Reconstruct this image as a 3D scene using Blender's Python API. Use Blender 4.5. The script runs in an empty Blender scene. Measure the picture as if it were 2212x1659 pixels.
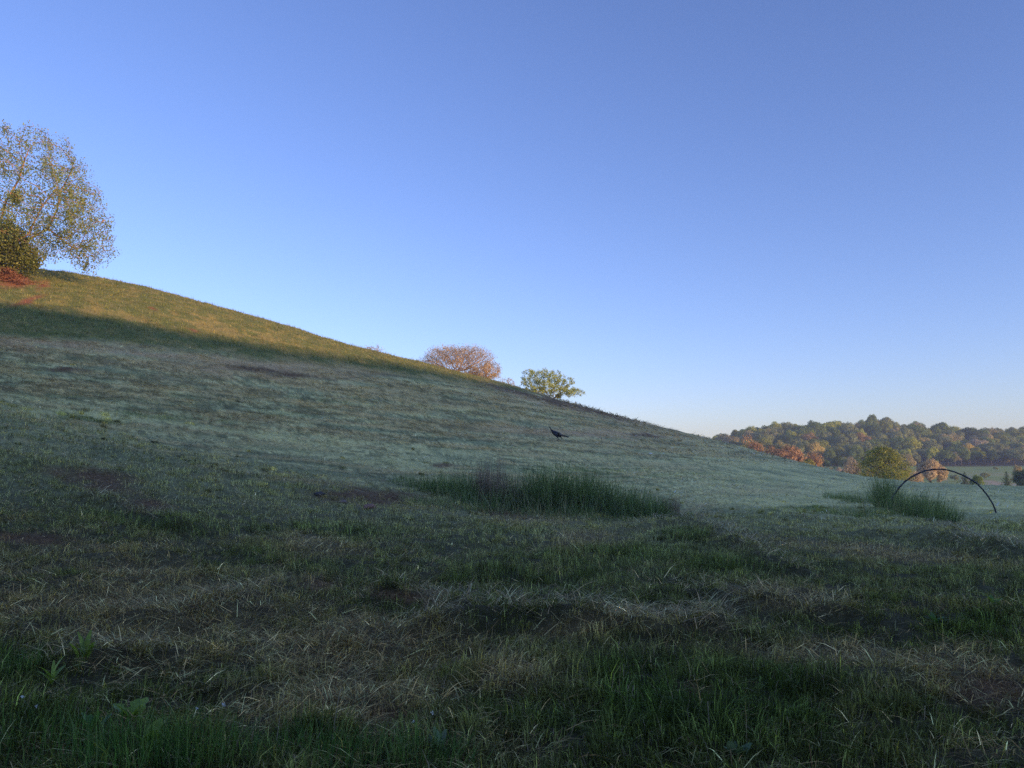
import bpy, math, random
import numpy as np
from mathutils import Vector

R = math.radians
C = bpy.context.scene.collection
scene = bpy.context.scene

# ------------------------------------------------------------------ camera
EYE = 1.5
PITCH = math.atan(170.5 / 1600.0)
cam_d = bpy.data.cameras.new("camera")
cam = bpy.data.objects.new("camera", cam_d)
C.objects.link(cam)
cam.location = (0, 0, EYE)
cam.rotation_euler = (math.pi / 2 + PITCH, 0, 0)
cam_d.sensor_width = 36
cam_d.lens = 1600.0 / 2212.0 * 36
cam_d.clip_start = 0.05
cam_d.clip_end = 5000
scene.camera = cam

# ------------------------------------------------------------------ light
SUN_AZ = R(130)      # clockwise from the view direction (+Y)
SUN_EL = R(8)
world = bpy.data.worlds.new("World")
scene.world = world
world.use_nodes = True
wn = world.node_tree
wn.nodes.clear()
wout = wn.nodes.new("ShaderNodeOutputWorld")
bg = wn.nodes.new("ShaderNodeBackground")
sky = wn.nodes.new("ShaderNodeTexSky")
sky.sky_type = 'NISHITA'
sky.sun_disc = False
sky.sun_elevation = SUN_EL
sky.sun_rotation = SUN_AZ
sky.altitude = 300
sky.air_density = 1.0
sky.dust_density = 0.1
sky.ozone_density = 2.0
tint = wn.nodes.new("ShaderNodeMix")
tint.data_type = 'RGBA'
tint.blend_type = 'MULTIPLY'
tint.inputs['Factor'].default_value = 1.0
tint.inputs['B'].default_value = (1.03, 1.0, 1.47, 1)
wn.links.new(sky.outputs[0], tint.inputs['A'])
wn.links.new(tint.outputs['Result'], bg.inputs[0])
wn.links.new(bg.outputs[0], wout.inputs[0])
bg.inputs[1].default_value = 0.129
world.cycles.sampling_method = 'MANUAL'
world.cycles.sample_map_resolution = 2048

sun_d = bpy.data.lights.new("sun", 'SUN')
sun_d.energy = 2.7
sun_d.angle = R(0.4)
sun_d.color = (1.0, 0.68, 0.36)
sun = bpy.data.objects.new("sun", sun_d)
C.objects.link(sun)
SDIR = Vector((math.sin(SUN_AZ) * math.cos(SUN_EL), math.cos(SUN_AZ) * math.cos(SUN_EL), math.sin(SUN_EL)))
sun.rotation_euler = SDIR.to_track_quat('Z', 'Y').to_euler()
sun.location = SDIR * 50

scene.view_settings.view_transform = 'Standard'
scene.view_settings.look = 'None'
scene.view_settings.gamma = 1
scene.view_settings.exposure = 0.8
scene.cycles.use_denoising = False
scene.cycles.max_bounces = 6
scene.cycles.volume_bounces = 0

# ------------------------------------------------------------------ helpers
rng = np.random.default_rng(7)
random.seed(7)
CP, SP = math.cos(PITCH), math.sin(PITCH)


def ray(u, v):
    xc = (u - 1106) / 1600.0
    yc = (829.5 - v) / 1600.0
    return xc, CP - yc * SP, SP + yc * CP


def px(u, v, d):
    """world point seen at photo pixel (2212-wide copy) at forward distance d"""
    x, y, z = ray(u, v)
    return np.array([x / y * d, d, EYE + z / y * d])


def proj(x, y, z):
    yc = -SP * y + CP * (z - EYE)
    dc = CP * y + SP * (z - EYE)
    dc = np.maximum(dc, 0.3)
    return 1106 + 1600 * x / dc, 829.5 - 1600 * yc / dc


def sstep(a, b, x):
    t = np.clip((x - a) / (b - a), 0, 1)
    return t * t * (3 - 2 * t)


def vnoise(x, y, seed=0):
    xi = np.floor(x).astype(np.int64)
    yi = np.floor(y).astype(np.int64)
    xf, yf = x - xi, y - yi
    xf = xf * xf * (3 - 2 * xf)
    yf = yf * yf * (3 - 2 * yf)

    def h(i, j):
        n = (i * 374761393 + j * 668265263 + seed * 974634777) & 0xFFFFFFFF
        n = ((n ^ (n >> 13)) * 1274126177) & 0xFFFFFFFF
        n = ((n ^ (n >> 16)) * 2246822519) & 0xFFFFFFFF
        return ((n ^ (n >> 15)) & 0xFFFF) / 65535.0
    return (h(xi, yi) * (1 - xf) + h(xi + 1, yi) * xf) * (1 - yf) + (h(xi, yi + 1) * (1 - xf) + h(xi + 1, yi + 1) * xf) * yf


def fbm(x, y, seed=0, octaves=3):
    s = 0
    amp = 0.5
    tot = 0
    for k in range(octaves):
        s = s + amp * vnoise(x * 2 ** k, y * 2 ** k, seed + k * 17)
        tot += amp
        amp *= 0.55
    return s / tot


# ------------------------------------------------------------------ terrain height
def blur(T, n, axis):
    k = np.exp(-0.5 * (np.arange(-3 * n, 3 * n + 1) / n) ** 2)
    k /= k.sum()
    pad = [(0, 0), (0, 0)]
    pad[axis] = (3 * n, 3 * n)
    P = np.pad(T, pad, mode='edge')
    return np.apply_along_axis(lambda r: np.convolve(r, k, 'valid'), axis, P)


AG = np.linspace(-1.5, 1.5, 301)
DG = np.linspace(0, 160, 321)
COLS = {
    -1.5: ([0, 5, 10, 20, 40, 60, 90, 160], [0, .2, 1.0, 4, 13, 20, 23, 16]),
    -0.69: ([0, 4, 8, 14, 20, 30, 45, 60, 80, 160], [0, 0, .15, .9, 2.5, 5.9, 11.5, 17.2, 19, 12]),
    -0.3: ([0, 4, 10, 16, 24, 32, 45, 58, 70, 95, 160], [0, 0, .05, .35, 1.5, 3.5, 7.6, 11.8, 14.3, 16, 9]),
    0.0: ([0, 10, 20, 30, 40, 60, 82, 105, 160], [0, 0, .15, .9, 2.4, 6.2, 10.1, 11.4, 5]),
    0.25: ([0, 10, 20, 30, 40, 60, 80, 100, 122, 160], [0, 0, 0, .1, .45, 1.7, 3.4, 5.2, 5.6, 1]),
    0.45: ([0, 10, 20, 40, 60, 80, 105, 125, 160], [0, -.02, -.08, -.3, -.25, -.15, 0, -1.5, -5]),
    0.69: ([0, 10, 20, 40, 55, 70, 85, 110, 160], [0, -.03, -.15, -.45, -.55, -.67, -1.5, -3, -5]),
    1.5: ([0, 10, 20, 40, 55, 70, 85, 110, 160], [0, -.03, -.15, -.45, -.6, -.9, -1.5, -3, -5]),
}
ck = sorted(COLS)
prof = np.array([np.interp(DG, *COLS[k]) for k in ck])
TAB = np.array([[np.interp(a, ck, prof[:, j]) for j in range(len(DG))] for a in AG])
TAB = blur(blur(TAB, 6, 0), 5, 1)
SKY_UV = [(-500, 520), (-200, 552), (0, 572), (80, 578), (230, 601), (400, 641), (550, 683), (700, 727), (800, 757), (930, 787), (1100, 829),
          (1250, 875), (1400, 915), (1510, 940), (1600, 965), (1700, 990), (1830, 1023), (1900, 1035), (1980, 1041), (2212, 1052), (2500, 1062)]
sk_a, sk_e = [], []
for u, v in SKY_UV:
    x, y, z = ray(u, v)
    sk_a.append(x / y)
    sk_e.append(z / y)
e_des = np.interp(AG, sk_a, sk_e)
e_des = np.convolve(np.pad(e_des, 5, mode='edge'), np.ones(11) / 11, 'valid')
sel = (DG > 30) & (DG < 150)
for _ in range(3):
    e_now = ((TAB[:, sel] - EYE) / DG[sel]).max(axis=1)
    dl = e_des - 0.0007 - e_now
    TAB += dl[:, None] * (DG * sstep(22, 60, DG))[None, :]


def table(a, d):
    fa = np.clip((a - AG[0]) / (AG[1] - AG[0]), 0, len(AG) - 1.001)
    fd = np.clip(d / (DG[1] - DG[0]), 0, len(DG) - 1.001)
    i, j = fa.astype(int), fd.astype(int)
    p, q = fa - i, fd - j
    return (TAB[i, j] * (1 - p) + TAB[i + 1, j] * p) * (1 - q) + (TAB[i, j + 1] * (1 - p) + TAB[i + 1, j + 1] * p) * q


# windrows of raked hay: polylines in photo pixels, on flat near ground
WIND = [
    ([(1350, 1150), (1450, 1138), (1530, 1150), (1600, 1185)], .10, .35),
    ([(1820, 1150), (1900, 1148)], .08, .3),
    ([(2010, 1150), (2090, 1172), (2212, 1200)], .13, .5),
    ([(1560, 1140), (1640, 1200), (1720, 1235)], .06, .4),
    ([(900, 1385), (1060, 1352), (1250, 1370), (1420, 1385), (1560, 1372)], .10, .35),
    ([(1420, 1300), (1600, 1305), (1800, 1330)], .07, .35),
    ([(820, 1300), (900, 1312), (1010, 1345)], .10, .25),
    ([(190, 1170), (270, 1190), (400, 1200)], .10, .3),
    ([(0, 1148), (90, 1152)], .08, .4),
    ([(560, 1290), (450, 1340), (330, 1360)], .05, .4),
    ([(80, 1480), (200, 1455), (330, 1440)], .05, .2),
    ([(1660, 1105), (1760, 1120)], .05, .4),
]
WSEG = []
for pts, hh, ww in WIND:
    g = []
    for u, v in pts:
        x, y, z = ray(u, v)
        t = -(EYE - 0.0) / z
        g.append((x * t, y * t))
    for a_, b_ in zip(g[:-1], g[1:]):
        WSEG.append((a_, b_, hh, ww))


def windrow(x, y):
    out = np.zeros_like(x)
    m = (y > 2) & (y < 40)
    if not m.any():
        return out
    xs, ys = x[m], y[m]
    o = np.zeros_like(xs)
    for (ax, ay), (bx, by), hh, ww in WSEG:
        dx, dy = bx - ax, by - ay
        t = np.clip(((xs - ax) * dx + (ys - ay) * dy) / (dx * dx + dy * dy), 0, 1)
        dist = np.hypot(xs - ax - t * dx, ys - ay - t * dy)
        o = np.maximum(o, hh / .1 * np.exp(-(dist / (ww * .6)) ** 2))
    out[m] = o * (0.55 + 0.9 * fbm(xs * 2.2, ys * 2.2, 91))
    return out


LX, LY = -math.sin(SUN_AZ), -math.cos(SUN_AZ)      # travel of light on the ground
PX_, PY_ = -LY, LX
if PY_ < 0:
    PX_, PY_ = -PX_, -PY_


def height(x, y, fine=True):
    x = np.asarray(x, float)
    y = np.asarray(y, float)
    r = np.hypot(x, y) + 1e-6
    th = np.arctan2(x, y)
    tmax = math.atan(1.45)
    tc = np.clip(th, -tmax, tmax)
    a = np.tan(tc)
    d = r * np.cos(tc)
    zt = table(a, d)
    # far country
    rid = np.interp(a, [-1.5, .1, .2, .26, .30, .35, .42, .5, .6, .69, 1.5], [2, 2, 2, 4, 6.5, 9.5, 11, 12.5, 10.5, 9.5, 9.5])
    zf = np.where(d < 330, -6.5 + 6.5 * sstep(215, 335, d), rid * sstep(325, 430, d)) + 8 * sstep(425, 485, d) - np.clip(d - 500, 0, 400) * 0.02
    zf = zf + 0.5 * (fbm(x / 25, y / 25, 5) - .5) * sstep(160, 240, d)
    zfr = zt + (zf - zt) * sstep(135, 215, d)
    # country behind and beside the camera
    s = x * LX + y * LY
    l = x * PX_ + y * PY_
    prof_l = np.interp(l, [-300, -90, -20, 4, 13, 15, 18.5, 24, 31, 45, 58, 75, 95, 112, 128, 150], [48, 55, 56.5, 55.5, 54.0, 52.9, 52.2, 50.9, 51.0, 52.1, 52.8, 53.0, 51, 40, 16, 0])
    bump = (fbm(l / 9, s * 0 + 3.3, 33, 4) - .5) * 1.2 * sstep(150, 100, l)
    ridge = (prof_l + bump) * np.exp(-(np.abs((s + 260) / 60)) ** 2.4)  # unseen ridge, its outline shaped to cast the shadow line on the hill
    zb = ridge + 0.2 * np.clip(-x - 25, 0, 60) * sstep(-40, 0, y)
    w = sstep(R(84), R(60), np.abs(th))
    z = zb + (zfr - zb) * w
    nr = sstep(0.3, 2, r)
    z = z * nr
    if fine:
        q = sstep(160, 100, r)
        z = z + q * (0.22 * (fbm(x / 1.3, y / 1.3, 1) - .5) + 0.11 * (fbm(x / .34, y / .34, 2, 2) - .5) + .25 * (fbm(x / 6, y / 6, 3, 2) - .5) * sstep(6, 25, r))
        z = z + 0.16 * windrow(x, y)
    return z


def zof(x, y, fine=True):
    return float(height(np.array([x]), np.array([y]), fine)[0])


def hit(u, v, dmin=2.5, dmax=600):
    """first ground point seen at photo pixel (u, v)"""
    x, y, z = ray(u, v)
    ds = np.geomspace(dmin, dmax, 4000)
    zz = height(x / y * ds, ds)
    below = (EYE + z / y * ds) < zz
    k = int(np.argmax(below)) if below.any() else len(ds) - 1
    return np.array([x / y * ds[k], ds[k], zz[k]])


# ------------------------------------------------------------------ ground cover map
# (u, v, ru, rv, slope) of patches in the 2212-wide photo
SOIL = [(790, 1075, 130, 18, .03), (1090, 1112, 60, 12, .1), (60, 1165, 120, 16, .05), (200, 1040, 120, 22, .15), (320, 1090, 60, 16, .2),
        (880, 1285, 90, 14, .15), (690, 1266, 40, 14, 0), (2140, 1490, 90, 40, 0), (850, 1560, 60, 25, 0), (1500, 1500, 40, 15, 0),
        (560, 800, 70, 6, .05), (640, 812, 60, 6, .05), (1120, 848, 80, 6, .24), (1210, 870, 80, 8, .25), (1300, 890, 70, 7, .25), (1390, 941, 45, 4, .1),
        (960, 1005, 30, 4, 0), (150, 800, 50, 5, 0)]
REDSOIL = [(25, 612, 50, 10, 0), (92, 619, 14, 8, -.4), (60, 650, 40, 5, -.3), (420, 715, 14, 3, .3), (330, 668, 10, 3, .3)]
STRAW = [(230, 1310, 460, 105, 0), (680, 1400, 430, 95, .05), (760, 1530, 260, 60, 0), (2080, 1440, 170, 60, 0), (1420, 1325, 150, 22, 0), (1150, 1120, 90, 14, 0), (1300, 1350, 200, 30, 0), (100, 745, 200, 14, .05), (560, 785, 230, 22, .05), (1150, 860, 200, 12, .22),
         (700, 1180, 120, 15, 0), (1250, 1180, 90, 22, 0), (1800, 1410, 150, 40, 0), (2100, 1480, 160, 80, 0), (1270, 925, 200, 18, .05), (1000, 920, 300, 10, .05),
         (1900, 1190, 250, 16, .1), (600, 960, 160, 9, .05), (300, 925, 150, 8, .05), (1420, 935, 120, 8, .15), (820, 850, 250, 14, .1), (1100, 1500, 120, 60, 0),
         (1650, 1060, 80, 8, 0), (100, 840, 160, 10, 0), (500, 715, 120, 12, .25), (250, 680, 90, 8, .2), (1700, 1300, 120, 20, 0)]
LUSH = [(330, 1130, 110, 16, .1), (620, 1205, 110, 18, .1), (700, 1150, 130, 16, .05), (1150, 1470, 260, 60, .1), (1500, 1570, 400, 70, .05), (60, 1600, 200, 50, 0),
        (1290, 1200, 140, 22, 0), (1480, 1160, 70, 16, 0), (450, 1230, 110, 14, .15), (1100, 1250, 180, 14, 0), (640, 1600, 120, 60, 0), (300, 900, 300, 12, 0),
        (150, 690, 200, 12, .15), (560, 745, 160, 10, .15), (820, 785, 120, 7, .15), (1560, 1220, 120, 15, 0), (760, 870, 160, 9, .05), (280, 850, 190, 12, .05), (2150, 1350, 120, 30, 0),
        (1050, 890, 160, 5, .05), (1750, 1100, 120, 8, 0), (1350, 1020, 250, 8, .04), (0, 1470, 60, 40, 0), (1720, 1500, 150, 30, 0)]
FROST = [(100, 880, 160, 10, .1), (450, 925, 220, 8, .12), (800, 960, 220, 9, .06), (1250, 990, 260, 5, .05), (1600, 1003, 180, 6, .05), (1850, 1045, 250, 12, .08), (2150, 1090, 150, 14, .05),
         (1700, 1060, 200, 8, .05), (900, 1015, 120, 7, .02), (1500, 950, 200, 15, .2), (650, 840, 200, 6, .1), (1650, 1085, 120, 8, 0), (2100, 1150, 150, 6, .1), (2000, 1065, 300, 10, .02)]


RB = [(560, 793, 230, 20, .05), (1190, 866, 150, 12, .24), (1330, 897, 110, 9, .24), (100, 742, 240, 14, .05), (1260, 935, 190, 10, .05), (1400, 942, 60, 6, .1), (320, 765, 160, 8, .05)]


def gsum(L, u, v, wob):
    o = np.zeros_like(u)
    for (u0, v0, ru, rv, sl) in L:
        o = np.maximum(o, np.exp(-((u - u0) / ru) ** 2 - ((v - v0 - sl * (u - u0) + wob * rv) / rv) ** 2))
    return o


L0u, L0v = [-400, 0, 450, 900, 1300, 1830, 2212, 2600], [820, 868, 922, 965, 990, 1012, 1040, 1055]
L1u, L1v = [-400, 0, 250, 500, 650, 800, 1000, 1150, 1300, 1500, 2212], [705, 722, 738, 762, 780, 796, 826, 846, 872, 925, 1035]


def cover(x, y, z):
    """returns dict of 0..1 masks of what grows at a ground point"""
    u, v = proj(x, y, z)
    front = sstep(1.5, 3.0, y) * sstep(4.5, 3.0, np.abs(x) / np.maximum(y, .1))
    d = y
    l0 = np.interp(u, L0u, L0v)
    l1 = np.interp(u, L1u, L1v)
    q = (l0 - v) / np.maximum(l0 - l1, 8)
    q = np.where(front > 0, q, 0)
    wob = (fbm(x / 1.3, y / 1.3, 11) - .5) * 2.4
    n1 = fbm(x / 2.1, y / 2.1, 21)
    n2 = fbm(x / .5, y / .5, 22)
    # swaths of the mower on the hill
    st = fbm(q * 10, u / 260.0, 41, 3)
    st2 = fbm(q * 34, u / 70.0, 42, 3)
    up = sstep(.92, 1.06, q + (n1 - .5) * .12)
    hill = sstep(-.1, .15, q)
    nearw = sstep(16, 7, d)
    lf = sstep(14, 24, d) * (1 - up) * sstep(1750, 1400, u)

    def lines(qq, f, sd):
        return sstep(.86, .97, 1 - np.abs(2 * fbm(qq * f, u / 330.0, sd, 2) - 1)) * lf
    la, lb = lines(q, 15, 61), lines(q, 24, 64)
    ld = np.clip(lines(q + .022, 15, 61) - la, 0, 1) + np.clip(lines(q + .014, 24, 64) - lb, 0, 1)
    soil = gsum(SOIL, u, v, wob) * front
    red = gsum(REDSOIL, u, v, wob) * front
    straw = gsum(STRAW, u, v, wob * 1.3) * front
    lush = gsum(LUSH, u, v, wob) * front
    frost = gsum(FROST, u, v, wob) * front
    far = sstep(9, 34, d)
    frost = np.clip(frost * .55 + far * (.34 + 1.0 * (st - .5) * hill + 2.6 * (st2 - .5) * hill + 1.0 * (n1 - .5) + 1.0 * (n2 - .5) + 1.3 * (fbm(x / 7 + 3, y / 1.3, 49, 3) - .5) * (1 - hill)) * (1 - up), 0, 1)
    st3 = fbm(q * 22 + 40, u / 110.0, 44, 3)
    straw = np.clip(straw * .85 + (st3 - .45) * 3.0 * hill * (1 - up) + (n2 - .55) * .6 + .15 * hill, 0, 1) * (1 - .5 * frost * (1 - hill))
    straw = np.clip(straw + .8 * la, 0, 1)
    frost = np.clip(frost + .75 * lb, 0, 1)
    lush = np.clip(lush * 1.1 + (n1 - .5) * 1.2 * (1 - up), 0, 1) * (1 - .7 * straw)
    soil = np.clip((soil * 1.5 - .3) * (.0 + 2.0 * fbm(x / .25, y / .25, 23)), 0, 1)
    red = np.clip((red * 1.5 - .2), 0, 1)
    return dict(u=u, v=v, up=up, hill=hill, soil=soil, red=red, straw=straw, lush=lush, frost=frost, n1=n1, n2=n2, st=st2, near=nearw, q=q, rb=np.clip(gsum(RB, u, v, wob) * front * (.3 + 1.4 * fbm(q * 40 + 5, u / 45.0, 52, 3)), 0, 1), dew_shade=np.clip(sstep(5, 20, d) + .5 * (n1 - .5), 0, 1), dk=np.clip((fbm(q * 48 + 9, u / 55.0, 47, 3) - .54) * 7, 0, 1) * hill * (1 - up) + .8 * np.clip(ld, 0, 1))


def mixc(a, b, t):
    return a * (1 - t)[:, None] + np.asarray(b)[None, :] * t[:, None]


def cover_colour(m, jit):
    n = len(m['u'])
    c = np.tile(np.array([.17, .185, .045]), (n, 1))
    c = mixc(c, (.43, .42, .18), m['dew_shade'])  # darker towards the camera: foreground shade put into the colour, besides dew cover
    c = mixc(c, (.10, .145, .028), m['lush'] * (1 - .35 * m['hill']) * (1 - m['dew_shade']))
    c = mixc(c, (.16, .215, .045), m['lush'] * (1 - .35 * m['hill']) * m['dew_shade'])
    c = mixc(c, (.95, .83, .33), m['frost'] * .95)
    c = mixc(c, (.86, .62, .24), m['straw'] * .78)
    c = mixc(c, (.13, .115, .045), np.clip(m['dk'], 0, 1) * .62)
    c = mixc(c, (.80, .53, .25), m['rb'] * .8)
    upc = np.tile(np.array([.215, .22, .06]), (n, 1))
    upc = mixc(upc, (.42, .32, .10), np.clip((m['n2'] - .42) * 2.2 + .6 * (m['straw'] > .5), 0, 1))
    upc = mixc(upc, (.16, .19, .065), m['lush'] * .5)
    up = m['up'][:, None]
    c = c * (1 - up) + upc * up
    c = mixc(c, (.31, .18, .085), m['soil'] * .85)
    c = mixc(c, (.42, .16, .075), m['red'] * .9)
    c = c * jit[:, None]
    return c / np.maximum(1, c.max(axis=1) / .93)[:, None]


# ------------------------------------------------------------------ mesh builders
def mesh_np(name, V, F, col=None, smooth=False):
    """V (n,3); F list of int arrays (m,k) ; col (n,3)"""
    me = bpy.data.meshes.new(name)
    V = np.ascontiguousarray(V, np.float32)
    me.vertices.add(len(V))
    me.vertices.foreach_set("co", V.ravel())
    F = [np.asarray(f, np.int32) for f in F if len(f)]
    tot = sum(f.size for f in F)
    me.loops.add(tot)
    me.loops.foreach_set("vertex_index", np.concatenate([f.ravel() for f in F]))
    ls, lt, o = [], [], 0
    for f in F:
        k = f.shape[1]
        ls.append(o + np.arange(len(f)) * k)
        lt.append(np.full(len(f), k))
        o += f.size
    ls = np.concatenate(ls).astype(np.int32)
    me.polygons.add(len(ls))
    me.polygons.foreach_set("loop_start", ls)
    if smooth:
        me.polygons.foreach_set("use_smooth", np.ones(len(ls), bool))
    me.update(calc_edges=True)
    if col is not None:
        at = me.color_attributes.new("col", 'FLOAT_COLOR', 'POINT')
        c4 = np.ones((len(V), 4), np.float32)
        c4[:, :3] = col
        at.data.foreach_set("color", c4.ravel())
    return me


def link(name, me, mat=None, parent=None, **props):
    o = bpy.data.objects.new(name, me)
    C.objects.link(o)
    if mat is not None and me is not None:
        if len(me.materials) == 0:
            me.materials.append(mat)
    if parent is not None:
        o.parent = parent
    for k, v in props.items():
        o[k] = v
    return o


def thing(name, loc, label, category, group=None, rz=0.0):
    o = bpy.data.objects.new(name, None)
    o.empty_display_size = .3
    C.objects.link(o)
    o.location = loc
    o.rotation_euler = (0, 0, rz)
    o['label'] = label
    o['category'] = category
    if group:
        o['group'] = group
    return o


def leaf_mat(name, transl=.3, rough=.6, spec=.25, var=.25, scale=1.5, attr=True, col=(.1, .1, .1), tcol=1.25):
    m = bpy.data.materials.new(name)
    m.use_nodes = True
    nt = m.node_tree
    nt.nodes.clear()
    out = nt.nodes.new("ShaderNodeOutputMaterial")
    p = nt.nodes.new("ShaderNodeBsdfPrincipled")
    p.inputs['Roughness'].default_value = rough
    p.inputs['Specular IOR Level'].default_value = spec
    t = nt.nodes.new("ShaderNodeBsdfTranslucent")
    mx = nt.nodes.new("ShaderNodeMixShader")
    mx.inputs[0].default_value = transl
    if attr:
        a = nt.nodes.new("ShaderNodeAttribute")
        a.attribute_name = "col"
        src = a.outputs['Color']
    else:
        a = nt.nodes.new("ShaderNodeRGB")
        a.outputs[0].default_value = (*col, 1)
        src = a.outputs[0]
    tc = nt.nodes.new("ShaderNodeNewGeometry")
    nz = nt.nodes.new("ShaderNodeTexNoise")
    nz.inputs['Scale'].default_value = scale
    nz.inputs['Detail'].default_value = 3
    nt.links.new(tc.outputs['Position'], nz.inputs['Vector'])
    mr = nt.nodes.new("ShaderNodeMapRange")
    mr.inputs['From Min'].default_value = .3
    mr.inputs['From Max'].default_value = .7
    mr.inputs['To Min'].default_value = 1 - var
    mr.inputs['To Max'].default_value = 1 + var
    nt.links.new(nz.outputs['Fac'], mr.inputs['Value'])
    vm = nt.nodes.new("ShaderNodeVectorMath")
    vm.operation = 'SCALE'
    nt.links.new(src, vm.inputs[0])
    nt.links.new(mr.outputs[0], vm.inputs['Scale'])
    vt = nt.nodes.new("ShaderNodeVectorMath")
    vt.operation = 'MULTIPLY'
    vt.inputs[1].default_value = (tcol, tcol, tcol * .6)
    nt.links.new(vm.outputs[0], vt.inputs[0])
    nt.links.new(vm.outputs[0], p.inputs['Base Color'])
    nt.links.new(vt.outputs[0], t.inputs['Color'])
    nt.links.new(p.outputs[0], mx.inputs[1])
    nt.links.new(t.outputs[0], mx.inputs[2])
    nt.links.new(mx.outputs[0], out.inputs[0])
    return m


def solid_mat(name, col, rough=.7, spec=.3, var=.3, scale=8, bump=0.0, attr=False, metallic=0):
    m = bpy.data.materials.new(name)
    m.use_nodes = True
    nt = m.node_tree
    p = nt.nodes['Principled BSDF']
    p.inputs['Roughness'].default_value = rough
    p.inputs['Specular IOR Level'].default_value = spec
    p.inputs['Metallic'].default_value = metallic
    if attr:
        a = nt.nodes.new("ShaderNodeAttribute")
        a.attribute_name = "col"
        src = a.outputs['Color']
    else:
        a = nt.nodes.new("ShaderNodeRGB")
        a.outputs[0].default_value = (*col, 1)
        src = a.outputs[0]
    tc = nt.nodes.new("ShaderNodeTexCoord")
    nz = nt.nodes.new("ShaderNodeTexNoise")
    nz.inputs['Scale'].default_value = scale
    nz.inputs['Detail'].default_value = 6
    nt.links.new(tc.outputs['Object'], nz.inputs['Vector'])
    mr = nt.nodes.new("ShaderNodeMapRange")
    mr.inputs['From Min'].default_value = .3
    mr.inputs['From Max'].default_value = .7
    mr.inputs['To Min'].default_value = 1 - var
    mr.inputs['To Max'].default_value = 1 + var
    nt.links.new(nz.outputs['Fac'], mr.inputs['Value'])
    vm = nt.nodes.new("ShaderNodeVectorMath")
    vm.operation = 'SCALE'
    nt.links.new(src, vm.inputs[0])
    nt.links.new(mr.outputs[0], vm.inputs['Scale'])
    nt.links.new(vm.outputs[0], p.inputs['Base Color'])
    if bump:
        b = nt.nodes.new("ShaderNodeBump")
        b.inputs['Strength'].default_value = bump
        b.inputs['Distance'].default_value = .03
        nt.links.new(nz.outputs['Fac'], b.inputs['Height'])
        nt.links.new(b.outputs[0], p.inputs['Normal'])
    return m


# ------------------------------------------------------------------ ground
def build_ground():
    fr = np.linspace(-60, 60, 900)
    bk = np.linspace(60, 300, 200)[1:-1]
    th = np.radians(np.concatenate([fr, bk]))
    rr = np.concatenate([[.35, .8, 1.3, 1.8], np.geomspace(2.3, 160, 430), np.geomspace(163, 1000, 80)])
    TH, RR = np.meshgrid(th, rr)
    X, Y = RR * np.sin(TH), RR * np.cos(TH)
    Z = height(X.ravel(), Y.ravel()).reshape(X.shape) - 0.012
    V = np.stack([X.ravel(), Y.ravel(), Z.ravel()], 1)
    n, k = len(th), len(rr)
    i = np.arange(k - 1)[:, None] * n
    j = np.arange(n)[None, :]
    j2 = (j + 1) % n
    F = np.stack([i + j, i + j2, i + n + j2, i + n + j], -1).reshape(-1, 4)[:, ::-1]
    V = np.vstack([V, [[0, 0, zof(0, 0.01) - .012]]])
    c = len(V) - 1
    T = np.stack([np.full(n, c), np.arange(n), (np.arange(n) + 1) % n], 1)[:, ::-1]
    m = cover(V[:, 0], V[:, 1], V[:, 2])
    d = np.hypot(V[:, 0], V[:, 1])
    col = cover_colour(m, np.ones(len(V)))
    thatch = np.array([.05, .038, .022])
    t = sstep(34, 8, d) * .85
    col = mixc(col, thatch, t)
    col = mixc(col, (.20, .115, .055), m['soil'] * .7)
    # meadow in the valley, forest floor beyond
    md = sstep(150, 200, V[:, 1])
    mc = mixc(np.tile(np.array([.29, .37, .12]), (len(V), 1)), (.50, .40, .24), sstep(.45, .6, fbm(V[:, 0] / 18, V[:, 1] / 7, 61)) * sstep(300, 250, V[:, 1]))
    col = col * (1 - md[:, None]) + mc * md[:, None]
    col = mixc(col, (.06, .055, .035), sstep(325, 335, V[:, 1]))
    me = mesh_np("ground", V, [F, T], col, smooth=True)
    mat = solid_mat("field_soil", (0, 0, 0), rough=.95, spec=.1, var=.35, scale=9, bump=.6, attr=True)
    return link("ground", me, mat, kind='structure')


build_ground()


# ------------------------------------------------------------------ grass
def blades(P, head, L, lean, W, col, seg2=True, curl=.6):
    """P (n,3) roots; head angle of lean; L length; lean 0..1.5 rad; W width"""
    n = len(P)
    fa = head + np.pi / 2 + rng.normal(0, .5, n)
    S = np.stack([np.cos(fa), np.sin(fa), np.zeros(n)], 1) * (W / 2)[:, None]
    H = np.stack([np.cos(head), np.sin(head), np.zeros(n)], 1)
    up = np.array([0, 0, 1.0])
    if seg2:
        l1 = lean * (1 - curl)
        l2 = lean * (1 + curl)
        M = P + (H * np.sin(l1)[:, None] + up * np.cos(l1)[:, None]) * (L * .55)[:, None]
        T = M + (H * np.sin(l2)[:, None] + up * np.cos(l2)[:, None]) * (L * .45)[:, None]
        V = np.stack([P - S, P + S, M + S * .85, M - S * .85, T], 1).reshape(-1, 3)
        b = np.arange(n) * 5
        Q = np.stack([b, b + 1, b + 2, b + 3], 1)
        Tr = np.stack([b + 3, b + 2, b + 4], 1)
        c = np.repeat(col, 5, 0)
        return V, Q, Tr, c
    T = P + (H * np.sin(lean)[:, None] + up * np.cos(lean)[:, None]) * L[:, None]
    V = np.stack([P - S, P + S, T], 1).reshape(-1, 3)
    b = np.arange(n) * 3
    return V, np.zeros((0, 4), int), np.stack([b, b + 1, b + 2], 1), np.repeat(col, 3, 0)


def sample(n, d0, d1, amax=.84, p=0.0):
    t = rng.random(n)
    d = d0 * (d1 / d0) ** t
    return rng.uniform(-1, 1, n) * ((amax - .1) * d + 4.5), d


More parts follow.
